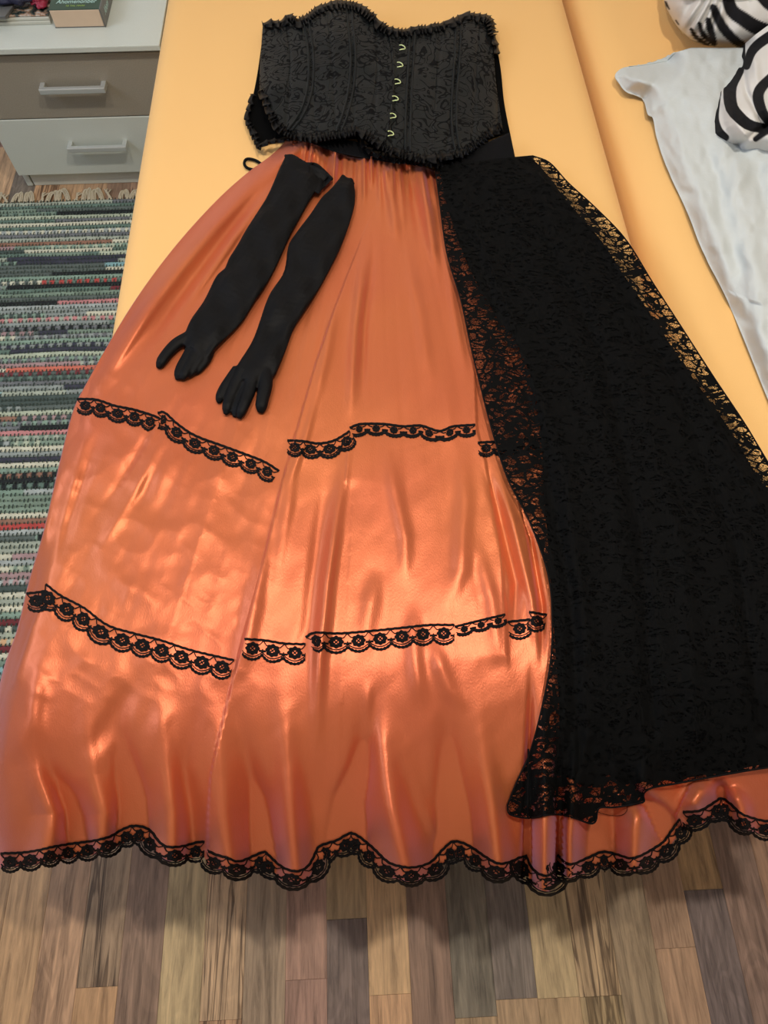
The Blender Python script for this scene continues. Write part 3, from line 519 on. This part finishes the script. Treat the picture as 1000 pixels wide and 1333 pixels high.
# lace trims: a unit motif repeated along a path, all real flat threads
def trim(name, path, width, parent, pitch=27.0, flip=1, off=0.0012, taper=True, skirtfn=None, normal_smooth=9, jitter=0.0):
    path = resample(path, 400); seg = np.linalg.norm(np.diff(path, axis=0), axis=1); cum = np.r_[0, np.cumsum(seg)]; Ltot = cum[-1]
    k = normal_smooth; pad = np.vstack([np.repeat(path[:1], k*4, 0)+np.arange(-k*4, 0)[:, None]*(path[1]-path[0]), path, np.repeat(path[-1:], k*4, 0)+np.arange(1, k*4+1)[:, None]*(path[-1]-path[-2])])
    ker = np.ones(2*k*2+1)/(2*k*2+1); sm = np.stack([np.convolve(pad[:, i], ker, 'same') for i in (0, 1)], 1)[k*4:-k*4]
    T = np.gradient(sm, axis=0); T /= np.linalg.norm(T, axis=1)[:, None]; Nn = np.stack([-T[:, 1], T[:, 0]], 1)*flip
    n = max(1, int(round(Ltot/pitch))); L1 = Ltot/n; polys = []
    def mp(s, t):
        s = np.clip(s, 0, Ltot); t = t*width*(1+0.0*s); return np.stack([np.interp(s, cum, path[:, 0])+np.interp(s, cum, Nn[:, 0])*t, np.interp(s, cum, path[:, 1])+np.interp(s, cum, Nn[:, 1])*t], -1)
    V = []; Fc = []
    def ribbon(ss_, tt_, wd):     # ss_ in px along, tt_ in 0..1 across, wd px
        ss_ = np.array(ss_, float); tt_ = np.array(tt_, float); tw = tt_*width; ds = np.gradient(ss_); dt = np.gradient(tw); l = np.hypot(ds, dt)+1e-9; wv = np.broadcast_to(wd, ss_.shape)/2
        a = mp(ss_-dt/l*wv, (tw+ds/l*wv)/width); b = mp(ss_+dt/l*wv, (tw-ds/l*wv)/width); off0 = len(V)
        for q in range(len(ss_)): V.append(a[q]); V.append(b[q])
        for q in range(len(ss_)-1): i = off0+2*q; Fc.append((i, i+1, i+3, i+2))
    m = n*9
    s = np.linspace(0, Ltot, m+1); ribbon(s, np.full(m+1, 0.05)+0.012*np.sin(np.arange(m+1)*2.1), 3.0)
    for i in range(n):
        s0 = i*L1; a = np.linspace(0, 1, 13)
        ribbon(s0+L1*a, 0.70+0.25*np.sin(math.pi*a)**0.75, 3.4+0.9*np.cos(a*math.pi*12))
        ribbon(s0+L1*a, 0.56+0.25*np.sin(math.pi*a)**0.8, 1.1)
        ribbon(s0+L1*(a*0.36+0.82), np.full(13, 0.54), 2.4)
        ribbon(s0+L1*np.array([1.0, 0.84, 0.70]), np.array([0.08, 0.26, 0.30]), 1.2); ribbon(s0+L1*np.array([0.0, 0.16, 0.30]), np.array([0.08, 0.26, 0.30]), 1.2)
        ribbon(s0+L1*np.array([1.0, 1.0]), np.array([0.45, 0.8]), 1.5)
        # flower: lobed ring with a cross in it
        c = np.linspace(0, 2*math.pi, 33); ro = 0.275*width*(1+0.10*np.cos(8*c)); ri = 0.11*width; rm = (ro+ri)/2
        cx, cy = s0+L1*0.5, 0.45*width; off0 = len(V)
        A = mp(cx+ro*1.15*np.cos(c), (cy+ro*np.sin(c))/width); B = mp(cx+ri*np.cos(c), (cy+ri*np.sin(c))/width)
        for q in range(33): V.append(A[q]); V.append(B[q])
        for q in range(32): z = off0+2*q; Fc.append((z, z+1, z+3, z+2))
        for da in (0.8, 2.4): ribbon([cx-ri*math.cos(da), cx+ri*math.cos(da)], [(cy-ri*math.sin(da))/width, (cy+ri*math.sin(da))/width], 1.3)
    V = np.array(V); fn = skirtfn or skirt_pt; Wd = fn(V[:, 0], V[:, 1], off)
    Wd[:, 2] += 0.0004*vnoise(V[:, 0]/4, V[:, 1]/4, 5)
    me = bpy.data.meshes.new(name); me.from_pydata([tuple(v) for v in Wd.tolist()], [], Fc); me.update(); up_normals(me)
    o = link(name, me, M['trim'], parent, smooth=False); solid(o, 0.0007); return o
trim('lace_band', [(100, 518), (125, 519), (150, 527), (175, 532), (203, 541), (209, 545)], 22, sk, 24)
trim('lace_band', [(205, 536), (215, 536), (232, 551), (255, 566), (290, 579), (320, 590), (345, 600), (364, 612)], 23, sk, 24)
trim('lace_band', [(374, 572), (395, 573), (415, 576), (435, 572), (455, 560)], 22, sk, 24)
trim('lace_band', [(455, 556), (470, 551), (500, 551), (525, 554), (548, 553), (572, 560), (590, 554), (619, 552)], 16, sk, 25)
trim('lace_band', [(622, 575), (640, 574), (655, 574), (680, 571), (708, 570)], 20, sk, 22)
trim('lace_band', [(34, 771), (46, 770), (58, 768)], 27, sk, 24); 
trim('lace_band', [(60, 759), (80, 774), (110, 790), (140, 812), (175, 823), (210, 832), (250, 845), (305, 858)], 30, sk, 27)
trim('lace_band', [(316, 830), (345, 832), (370, 836), (398, 837)], 29, sk, 27)
trim('lace_band', [(397, 828), (410, 822), (440, 823), (480, 820), (520, 816), (560, 812), (592, 812)], 28, sk, 27)
trim('lace_band', [(592, 815), (620, 808), (658, 799)], 15, sk, 22); trim('lace_band', [(661, 808), (690, 805)], 26, sk, 26); trim('lace_band', [(689, 795), (712, 799)], 26, sk, 25)
def lift(P, d): P = np.array(P, float).copy(); P[:, 1] -= d; return P
hm = np.array(HEM); 
def hempart(x0, x1, dy=20, wd=27): sel = hm[(hm[:, 0] >= x0) & (hm[:, 0] <= x1)]; return trim('hem_lace', lift(sel, dy), wd, sk, 27, off=0.0018, normal_smooth=6)
hempart(-10, 171); hempart(171, 267); hempart(268, 457); hempart(457, 686); hempart(686, 726, 24, 28); hempart(727, 884); hempart(887, 1060)

# ================================================================== the black lace overskirt
ov = thing('lace_overskirt', 'black floral lace overskirt lying over the right half of the orange skirt', 'overskirt')
OL = [(567, 222), (572, 260), (582, 330), (600, 390), (613, 450), (630, 520), (645, 575), (662, 625), (690, 680), (713, 745), (719, 800), (717, 860), (706, 920), (690, 980), (672, 1020), (661, 1048)]
OR = [(694, 203), (716, 212), (740, 238), (775, 270), (815, 312), (850, 368), (890, 430), (930, 492), (970, 552), (1000, 602), (1060, 700), (1110, 850), (1130, 985)]
OB = [(661, 1048), (664, 1060), (690, 1065), (720, 1060), (745, 1064), (768, 1072), (776, 1068), (780, 1052), (800, 1051), (830, 1046), (839, 1043), (838, 1034), (848, 1026), (880, 1020), (940, 1009), (1000, 999), (1060, 992), (1130, 985)]
OT = [(567, 216), (600, 212), (640, 207), (694, 202)]
m1 = [(600, 215), (650, 350), (690, 500), (735, 700), (750, 900), (735, 1062)]; m2 = [(640, 210), (720, 350), (790, 520), (840, 720), (855, 880), (845, 1028)]; m3 = [(670, 206), (790, 340), (890, 500), (975, 700), (1000, 850), (1000, 999)]
OF = [([(610, 300), (690, 520), (745, 780), (752, 1000)], 9, -4*mm, -6*mm), ([(600, 250), (650, 380), (735, 600), (765, 850)], 12, 3*mm, 6*mm), ([(690, 260), (790, 480), (835, 700), (850, 950)], 10, -3*mm, -7*mm), ([(720, 290), (830, 500), (890, 720), (910, 960)], 13, 3*mm, 6*mm),
      ([(770, 310), (880, 500), (960, 720), (990, 950)], 9, -3*mm, -6*mm), ([(640, 240), (740, 420), (800, 620), (810, 800)], 13, 3*mm, 3*mm), ([(700, 225), (790, 320), (900, 490), (990, 660)], 7, 4*mm, 4*mm), ([(715, 900), (705, 980), (688, 1050)], 7, 3*mm, 5*mm), ([(745, 940), (735, 1000), (728, 1060)], 7, -3*mm, -5*mm),
      ([(765, 960), (755, 1010), (748, 1060)], 6, 3*mm, 5*mm), ([(800, 980), (806, 1050)], 7, 2*mm, 5*mm)]
_rl = np.array(OR); 
def Ho(px, py):
    px = np.asarray(px, float); py = np.asarray(py, float)
    dr = pdist(px, py, OR)[0]; h = Hs(px.copy(), py.copy())*0.35 + 0.009 + 0.010*ss(dr/40)
    h = h+0.003*vnoise(px/60, py/60, 2)+0.0012*vnoise(px/14, py/11, 3)
    for i in range(8): sx = 585+i*14; h = h+0.0015*np.sin((px-sx)/3.0+i)*0
    for pts, wd, h0, h1 in OF: dd, t, _, _ = pdist(px, py, pts); h = h+(h0+(h1-h0)*t)*np.exp(-(dd/wd)**2)
    return np.maximum(np.maximum(h, 0.005), Hs(px.copy(), py.copy())+0.003)
def over_pt(px, py, off=0.0): return surf(px, py, Ho(px, py)+off)
DL = [(572, 222), (580, 262), (592, 300), (612, 350), (640, 400), (672, 445), (694, 500), (704, 560), (709, 640), (716, 740), (723, 840), (728, 920), (727, 970), (722, 1006)]
DR = [(690, 205), (712, 228), (738, 262), (786, 318), (828, 385), (866, 444), (908, 500), (948, 556), (978, 606), (1010, 660), (1060, 780), (1100, 900), (1120, 980)]
DB = [(722, 1006), (745, 1014), (762, 1026), (778, 1020), (792, 1008), (812, 1022), (835, 1018), (880, 1015), (940, 1005), (1000, 994), (1060, 988), (1120, 980)]
G = coons([DL, [(605, 215), (655, 340), (720, 500), (745, 700), (760, 900), (762, 1026)], m2, m3, DR], 220, 220, [(572, 217), (640, 208), (690, 203)], DB, 10, 10)
me = grid_mesh('gathered_layers', over_pt(G[..., 0], G[..., 1])); up_normals(me); o = link('gathered_layers', me, M['dense'], ov); solid(o, 0.0006)
G = coons([OL, m1, m2, m3, OR], 260, 260, OT, OB, 10, 10)
me = grid_mesh('lace_layer', over_pt(G[..., 0], G[..., 1], 0.0025)); up_normals(me); o = link('lace_layer', me, M['lace'], ov)
for P in (OL, OR, OB, [(688, 975), (687, 1064)]):
    q = resample(P, 160); tube('edge_cord', over_pt(q[:, 0], q[:, 1], 0.0028), 0.0011, M['trim'], ov, n=6)
# loose thread by the hem
q = resample([(770, 1050), (781, 1058), (800, 1062), (812, 1060), (817, 1052), (812, 1044)], 60); tube('loose_thread', skirt_pt(q[:, 0], q[:, 1], 0.002), 0.0003, M['trim'], ov, n=4)
# waistband: left part over the skirt top and the right part
def band(name, topp, botp, h, mat, parent, th=0.0018):
    A = resample(topp, 90); B = resample(botp, 90); Gd = np.stack([A*(1-t)+B*t for t in np.linspace(0, 1, 14)], 1)
    me = grid_mesh(name, surf(Gd[..., 0], Gd[..., 1], h+0.0012*np.sin(np.linspace(0, 60, 90))[:, None]*np.ones((1, 14))*0.4)); up_normals(me); o = link(name, me, mat, parent); return solid(o, th)
band('waistband', [(384, 172), (420, 176), (470, 186), (520, 196), (560, 200), (620, 190), (664, 172)], [(376, 181), (404, 185), (440, 198), (480, 206), (540, 214), (600, 216), (672, 211)], 0.0215, M['blackcloth'], ov)
tube('tie_cord', np.array([surf(x, y, 0.003) for x, y in resample([(345, 217), (333, 209), (322, 207), (318, 212), (321, 218), (330, 221), (344, 222)], 40)]), 0.0026, M['blackcloth'], ov)

# ================================================================== the corset
co = thing('corset', 'black brocade corset with ruffled edges and pale gold front clasps', 'corset')
CT = [(342, 34), (352, 30), (365, 30), (378, 23), (388, 29), (402, 22), (412, 14), (425, 8), (440, 5), (455, 7), (470, 11), (482, 20), (492, 30), (503, 38), (520, 42), (540, 39), (556, 37), (572, 34), (585, 31), (598, 26), (610, 20), (625, 22), (636, 25), (642, 44)]
CB = [(338, 117), (345, 129), (352, 147), (361, 163), (374, 173), (386, 177), (400, 179), (425, 178), (445, 174), (462, 170), (478, 176), (492, 186), (506, 194), (522, 199), (545, 205), (565, 206), (585, 203), (605, 196), (622, 186), (640, 172), (654, 164)]
CG = [[(342, 34), (340, 65), (338, 90), (337, 117)], [(372, 28), (378, 80), (376, 130), (372, 172)], [(395, 28), (405, 76), (411, 178)], [(428, 8), (432, 76), (438, 176)], [(450, 7), (460, 76), (461, 171)], [(490, 29), (492, 90), (484, 180)],
      [(520, 42), (515, 110), (508, 195)], [(547, 38), (536, 95), (526, 200)], [(575, 33), (570, 100), (556, 205)], [(604, 23), (593, 106), (580, 204)], [(625, 22), (620, 100), (615, 190)], [(642, 44), (645, 100), (654, 164)]]
_ctop = np.array([(342, 34), (642, 44)])
def Hc(px, py):
    px = np.asarray(px, float); py = np.asarray(py, float); u = np.clip((px-335)/(648-335), 0, 1)
    h = 0.010+0.034*np.clip(np.sin(math.pi*u), 0, 1)**0.55
    h = h+0.012*np.exp(-((px-440)/55)**2-((py-45)/45)**2)+0.010*np.exp(-((px-605)/40)**2-((py-55)/45)**2)   # cups
    h = h+0.0022*vnoise(px/38, py/22, 1)+0.001*vnoise(px/14, py/14, 2)
    h = h+0.010*np.exp(-((px-352)/16)**2-((py-118)/30)**2)
    for g in CG[1:-1]: dd = pdist(px, py, g)[0]; h = h-0.0022*np.exp(-(dd/2.6)**2)
    return h
def cor_pt(px, py, off=0.0): px = np.asarray(px, float); py = np.asarray(py, float); return Pz(px, py, BED+Hc(px, py)+off)
NU, NV = 331, 150; G = coons(CG, NU, NV, CT, CB, 4, 4); st = (NU-1)//(len(CG)-1)
for k in range(len(CG)-1):
    g = G[k*st:(k+1)*st+1]; me = grid_mesh('panel', cor_pt(g[..., 0], g[..., 1])); up_normals(me); o = link('panel', me, M['brocade'], co); solid(o, 0.0014)
for k in (2, 4, 7, 9):    # bone channels
    g = G[k*st]; 
    for dxx in (-3.2, 3.2):
        P = cor_pt(g[2:-2, 0]+dxx, g[2:-2, 1], 0.0005); tube('boning', P[::3], 0.0021, M['seam'], co, n=6)
g = G[6*st]; tube('front_edge', cor_pt(g[:, 0]-1, g[:, 1], 0.0012)[::3], 0.0022, M['brocade'], co, n=6)
# back half, seen dark below the front edge
BL = [(343, 40), (336, 90), (330, 122), (323, 148), (322, 158), (330, 172), (336, 190)]; BR = [(645, 50), (652, 90), (656, 130), (661, 158), (664, 172)]
G2 = coons([BL, [(430, 40), (430, 100), (425, 182)], [(540, 60), (530, 120), (520, 196)], BR], 90, 60, None, [(336, 190), (352, 184), (372, 182), (400, 182), (470, 180), (472, 198), (520, 204), (580, 200), (664, 172)], 6, 6)
hb = 0.0035+0.001*vnoise(G2[..., 0]/12, G2[..., 1]/12, 1); me = grid_mesh('back_panel', Pz(G2[..., 0], G2[..., 1], BED+0.004+hb)); up_normals(me); o = link('back_panel', me, M['lining'], co); solid(o, 0.0015)
def ruffle(name, path, wd, fn, parent, pitch=6.2, amp=0.0034, flip=1, npt=None, mat='ruffle'):
    P = resample(path, 500); seg = np.linalg.norm(np.diff(P, axis=0), axis=1); Lt = seg.sum(); n = int(Lt/pitch)*8; q = resample(P, n, False)
    T = np.gradient(q, axis=0); ker = np.ones(15)/15; T = np.stack([np.convolve(np.pad(T[:, i], 7, 'edge'), ker, 'valid') for i in (0, 1)], 1); T /= np.linalg.norm(T, axis=1)[:, None]; Nn = np.stack([-T[:, 1], T[:, 0]], 1)*flip
    ph = np.cumsum(1+1.5*vnoise(np.arange(n)/9, np.zeros(n), 3))*2*math.pi/8; rows = []
    for t in np.linspace(-1, 1, 9):
        a = abs(t); jit = (1+0.55*vnoise(np.arange(n)/8, np.full(n, t*1.2+4), 4)+0.22*np.sin(ph*1.0+(t > 0)*1.3))
        xy = q+Nn*(t*wd*jit)[:, None]+T*(np.sin(ph+0.9)*1.6*a)[:, None]
        rows.append(fn(xy[:, 0], xy[:, 1], 0.003+amp*(0.25+a)*np.sin(ph+t*0.8)+0.002*(1-a)))
    me = grid_mesh(name, np.stack(rows, 1)); up_normals(me); o = link(name, me, M[mat], parent); return solid(o, 0.0006)
ruffle('ruffle_trim', CT, 5.5, cor_pt, co); ruffle('ruffle_trim', CB, 5.5, cor_pt, co)
ruffle('ruffle_trim', [(642, 44), (646, 60), (648, 72)], 4, cor_pt, co)
flat = lambda h: (lambda px, py, off=0.0: Pz(px, py, BED+h+off))
ruffle('ruffle_trim', BL[2:]+[(340, 191)], 4.0, flat(0.008), co, amp=0.002); ruffle('ruffle_trim', [(336, 190), (352, 184), (380, 180)], 3.5, flat(0.022), co, amp=0.002)
ruffle('ruffle_trim', [(472, 178), (476, 190), (490, 200), (515, 206), (545, 211), (575, 212)], 5, flat(0.034), co, amp=0.003)
for (x, y) in ((524, 62), (521, 84.5), (518, 106.5), (515, 128.5), (512, 151), (509, 174)):
    lp = [(x-4, y-3.2), (x-1, y-3.4), (x+2.2, y-1.8), (x+3.6, y+0.6), (x+2.4, y+1.9), (x-0.5, y+2.2), (x-3.8, y+3.0)]
    q = resample(lp, 24); tube('clasp', cor_pt(q[:, 0], q[:, 1], 0.0035), 0.0010, M['clasp'], co, n=8)

# ================================================================== the gloves
def glove(name, L, Rr, fingers, label, lift_=0.004):
    bm = bmesh.new()
    def loft(sections):      # list of rings of points
        n = len(sections[0]); vs = [[bm.verts.new(tuple(p)) for p in r] for r in sections]
        for i in range(len(vs)-1):
            for q in range(n): bm.faces.new((vs[i][q], vs[i][(q+1) % n], vs[i+1][(q+1) % n], vs[i+1][q]))
        bm.faces.new(vs[0][::-1]); bm.faces.new(vs[-1])
    a = resample(L, 46); b = resample(Rr, 46); n = 28; secs = []
    for i in range(46):
        A = skirt_pt(*a[i:i+1].T, 0.002)[0]; B = skirt_pt(*b[i:i+1].T, 0.002)[0]; c = (A+B)/2; hv = (B-A)/2; hz = 0.0070+0.0012*math.sin(i*0.5); c = c+np.array([0, 0, hz+lift_*0.3])
        r = []
        for q in range(n):
            t = 2*math.pi*q/n; x = math.copysign(abs(math.cos(t))**0.8, math.cos(t)); z = math.sin(t)
            wr = 0.0016*math.sin(i*0.9+q*0.8)*max(z, 0)+0.0014*math.sin(i*0.35-q*1.1)*max(z, 0)
            r.append(c+hv*x+np.array([0, 0, hz*z+wr]))
        secs.append(r)
    loft(secs)
    for pts, r0, r1, dz in fingers:
        q = resample(pts, 12); secs = []
        for i in range(12):
            t = i/11; rad = 0.9*(r0+(r1-r0)*t); 
            if i >= 10: rad *= (0.86 if i == 10 else 0.45)
            p = skirt_pt(*q[i:i+1].T, 0.0)[0]; j0 = max(i-1, 0); j1 = min(i+1, 11); d = skirt_pt(*q[j1:j1+1].T, 0)[0]-skirt_pt(*q[j0:j0+1].T, 0)[0]; d /= np.linalg.norm(d)
            s = np.cross(d, [0, 0, 1.]); s /= np.linalg.norm(s); rm = rad/FPX*0.98; c = p+np.array([0, 0, rm*0.62+0.002+dz])
            secs.append([c+s*rm*math.cos(a_)+np.array([0, 0, 0.72*rm*math.sin(a_)]) for a_ in np.linspace(0, 2*math.pi, 14, endpoint=False)])
        loft(secs)
    bmesh.ops.recalc_face_normals(bm, faces=bm.faces); me = bpy.data.meshes.new(name); bm.to_mesh(me); bm.free()
    o = link(name, me, M['glove']); rm_ = o.modifiers.new('weld', 'REMESH'); rm_.mode = 'VOXEL'; rm_.voxel_size = 0.0016; sm = o.modifiers.new('soft', 'SMOOTH'); sm.factor = 0.6; sm.iterations = 3
    return tag(o, label, 'glove', 'long black gloves on the skirt')
g1 = glove('glove', [(373, 206), (362, 232), (342, 272), (315, 315), (300, 340), (294, 356), (284, 364), (269, 391), (251, 421), (242, 441), (238, 452)],
      [(431, 234), (408, 260), (384, 302), (365, 342), (353, 366), (344, 382), (334, 396), (318, 421), (300, 441), (284, 457), (272, 472)],
      [([(248, 444), (232, 452), (218, 466), (207, 482)], 11, 8, 0.0), ([(256, 452), (247, 468), (238, 482), (232, 497)], 11, 7.5, 0.0), ([(262, 455), (254, 472), (246, 486), (239, 498)], 10, 7, 0.003), ([(268, 458), (262, 472), (254, 484), (246, 494)], 10, 6.5, 0.001), ([(274, 460), (269, 472), (261, 482), (254, 489)], 9, 6, -0.001)],
      'long black glove nearer the left edge, its fingers bunched together')
g2 = glove('glove', [(444, 236), (430, 254), (417, 266), (398, 292), (384, 312), (376, 326), (370, 358), (351, 391), (335, 434), (322, 462), (306, 488), (297, 503)],
      [(461, 241), (463, 260), (461, 278), (450, 312), (443, 330), (434, 348), (408, 394), (384, 431), (375, 455), (368, 474), (360, 492), (352, 500)],
      [([(312, 485), (300, 500), (291, 513), (285, 527)], 10, 7, 0.0), ([(318, 488), (308, 508), (300, 526), (295, 543)], 11, 7.5, 0.002), ([(326, 490), (319, 512), (311, 530), (306, 545)], 10, 7, -0.001), ([(332, 490), (326, 514), (318, 534), (312, 548)], 10.5, 7.5, 0.002), ([(347, 488), (347, 506), (343, 524), (340, 540)], 11.5, 9, 0.0)],
      'long black glove nearer the middle, its fingers spread apart')
for gg, pts in ((g1, [(372, 203), (380, 208), (395, 213), (410, 214), (420, 221), (432, 233)]), (g2, [(443, 235), (450, 235), (461, 240)])):
    q = resample(pts, 40); tube('cuff_hem', skirt_pt(q[:, 0], q[:, 1], 0.011), 0.0028, M['glove'], gg)
# the open cuff flap of the left glove
A = resample([(372, 203), (380, 208), (395, 213), (410, 214), (420, 221), (432, 233)], 40); B = resample([(368, 216), (385, 235), (415, 252)], 40)
Gd = np.stack([A*(1-t)+B*t for t in np.linspace(0, 1, 12)], 1); me = grid_mesh('cuff', skirt_pt(Gd[..., 0].ravel(), Gd[..., 1].ravel(), 0.013).reshape(40, 12, 3)); up_normals(me); solid(link('cuff', me, M['glove'], g1), 0.001)

# ================================================================== duvet and striped bedding
def print_cols(px, py, stripes, base=(0.68, 0.67, 0.65), ink=(0.006, 0.006, 0.008)):
    k = np.zeros(px.shape)
    for pts, wd in stripes:
        p = resample(pts, 20); dd, t, _, _ = pdist(px, py, p); ww = 1.22*wd*(0.75+0.25*np.sin(math.pi*t))
        k = np.maximum(k, ss((ww/2-dd)/1.2+0.5))
    return np.array(base)*(1-k[..., None])+np.array(ink)*k[..., None]
dv = thing('duvet', 'crumpled white duvet with a black-striped side on the right mattress', 'duvet')
DV0 = [(868, 80), (845, 84), (832, 86), (812, 88), (801, 97), (806, 108), (815, 119), (828, 124), (838, 131), (843, 148), (850, 154), (856, 182), (871, 224), (893, 272), (918, 333), (952, 402), (1000, 520), (1050, 640)]
DV2 = [(900, 64), (905, 100), (910, 160), (935, 240), (975, 330), (1010, 430), (1060, 540), (1100, 640)]; DV3 = [(960, 62), (985, 150), (1040, 300), (1120, 450), (1180, 620)]; DV4 = [(1100, 60), (1180, 200), (1250, 400), (1320, 600)]
def Hd(px, py):
    dd = pdist(px, py, DV0)[0]; h = 0.008+0.034*ss(dd/30)**0.7+0.018*ss(dd/150)
    for pts, wd, h0, h1 in (([(843, 150), (862, 120), (880, 100)], 5, 5*mm, 1*mm), ([(838, 130), (850, 108), (868, 90)], 5, -6*mm, -1*mm), ([(818, 112), (842, 106), (860, 95)], 7, 4*mm, 2*mm), ([(850, 158), (870, 130), (910, 105)], 7, 4*mm, 1*mm), ([(880, 210), (905, 150), (945, 100)], 14, 4*mm, 0),
                            ([(900, 250), (925, 200), (945, 180)], 10, -4*mm, -1*mm), ([(960, 215), (970, 300), (985, 380)], 12, 5*mm, 5*mm), ([(935, 230), (945, 300), (965, 380)], 9, -4*mm, -4*mm), ([(985, 220), (1000, 300)], 9, -4*mm, -4*mm), ([(955, 405), (985, 430), (1020, 470)], 12, -5*mm, 2*mm), ([(905, 280), (930, 330), (960, 380)], 14, 3*mm, 2*mm)):
        d2, t, _, _ = pdist(px, py, pts); h = h+(h0+(h1-h0)*t)*np.exp(-(d2/wd)**2)
    return h+0.014*vnoise((px-py*0.3)/26, py/90, 3)*ss(dd/25)+0.008*vnoise((px+py*0.5)/20, (py-px*0.4)/30, 4)*ss(dd/20)+0.003*vnoise(px/8, py/11, 1)*ss(dd/12)
G = coons([DV0, DV2, DV3, DV4], 200, 260, [(868, 80), (880, 68), (900, 62), (960, 62), (1100, 60)], None, 6, 6, us=[0, 0.3, 0.55, 1])
me = grid_mesh('white_side', Pz(G[..., 0], G[..., 1], BED+Hd(G[..., 0], G[..., 1]))); up_normals(me); o = link('white_side', me, M['white'], dv); solid(o, 0.0015)
FD0 = [(966, 60), (962, 78), (956, 95), (945, 112), (936, 118), (931, 135), (927, 158), (930, 177), (945, 187)]; FDB = [(945, 187), (960, 193), (975, 199), (1000, 205), (1060, 214), (1130, 215)]
FD3 = [(1130, 40), (1135, 80), (1140, 140), (1130, 215)]; FD1 = [(985, 44), (978, 90), (965, 135), (965, 165), (975, 199)]; FD2 = [(1015, 22), (1015, 90), (1005, 150), (1010, 206)]
def Hf(px, py):
    dd = pdist(px, py, FD0+FDB[1:])[0]; h = 0.048+0.040*ss(dd/28)**0.6+0.03*ss(dd/90)
    for pts, wd, h0, h1 in (([(966, 80), (972, 120), (995, 165)], 4, -9*mm, -7*mm), ([(982, 80), (990, 125), (1000, 150)], 6, 7*mm, 5*mm), ([(948, 125), (958, 155), (972, 180)], 6, 7*mm, 6*mm), ([(960, 190), (985, 172), (1010, 158)], 4, -8*mm, -8*mm), ([(938, 140), (944, 165), (958, 182)], 5, -4*mm, -4*mm)):
        d2, t, _, _ = pdist(px, py, pts); h = h+(h0+(h1-h0)*t)*np.exp(-(d2/wd)**2)
    return h+0.006*vnoise(px/18, py/18, 2)
ST = [([(964, 56), (962, 88), (951, 112), (952, 138), (962, 152), (976, 163), (994, 167)], 14), ([(934, 124), (930, 152), (935, 169), (945, 179)], 10), ([(937, 118), (933, 132)], 6), ([(972, 86), (981, 64), (1004, 46), (1040, 25)], 11), ([(1006, 98), (988, 120), (991, 142), (1002, 160)], 12), ([(984, 181), (1003, 168), (1040, 150)], 8), ([(988, 204), (1010, 201)], 7), ([(1030, 90), (1045, 130), (1035, 170)], 13)]
G = coons([FD0, FD1, FD2, FD3], 230, 180, [(966, 60), (985, 44), (1015, 22), (1130, 40)], FDB, 6, 6, us=[0, 0.25, 0.5, 1])
me = grid_mesh('striped_side', Pz(G[..., 0], G[..., 1], BED+Hf(G[..., 0], G[..., 1]))); up_normals(me); set_tone(me, print_cols(G[..., 0], G[..., 1], ST).reshape(-1, 3)); o = link('striped_side', me, M['print'], dv); solid(o, 0.003); o['label'] = 'black and white striped folded side'
# pillow
PL0 = [(862, -30), (863, -8), (866, 8), (873, 22), (882, 36), (893, 47), (906, 55), (925, 60), (948, 63), (965, 62), (990, 60), (1040, 50), (1110, 20)]
PC = (985, -110)
def Hp_(r): return 0.012+0.135*np.sqrt(np.clip(1-r**2.4, 0, 1))
q = resample(PL0, 160); rr = np.linspace(1, 0.0, 90); Gp = np.array(PC)[None, None]+(q[:, None]-np.array(PC)[None, None])*rr[None, :, None]
hp = Hp_(np.broadcast_to(rr[None, :], Gp.shape[:2])); dd = (1-np.broadcast_to(rr[None], Gp.shape[:2])); ang = np.linspace(0, 1, 160)[:, None]
hp = hp+0.006*np.sin(ang*95+3*np.sin(ang*21))*np.exp(-((dd-0.16)/0.15)**2)*ss((0.55-ang)/0.2)+0.006*vnoise(Gp[..., 0]/22, Gp[..., 1]/22, 1)*ss(dd*8)
SP = [([(946, -14), (952, 12), (968, 25), (988, 37), (1020, 44), (1050, 40)], 16), ([(929, 10), (939, 32), (952, 48), (968, 60)], 11), ([(922, 26), (926, 42), (930, 56)], 8), ([(911, 31), (915, 44), (930, 58)], 6), ([(900, 38), (907, 49), (922, 59)], 5), ([(866, 2), (871, 11)], 3), ([(979, 58), (994, 46), (1010, 30)], 6), ([(880, 26), (884, 32)], 2), ([(985, -10), (1010, 10), (1050, 15)], 14)]
me = grid_mesh('pillow', Pz(Gp[..., 0], Gp[..., 1], BED+hp)); up_normals(me); set_tone(me, print_cols(Gp[..., 0], Gp[..., 1], SP).reshape(-1, 3)); o = link('pillow', me, M['print']); solid(o, 0.003)
tag(o, 'plump pillow in a black and white striped cover at the top right', 'pillow')
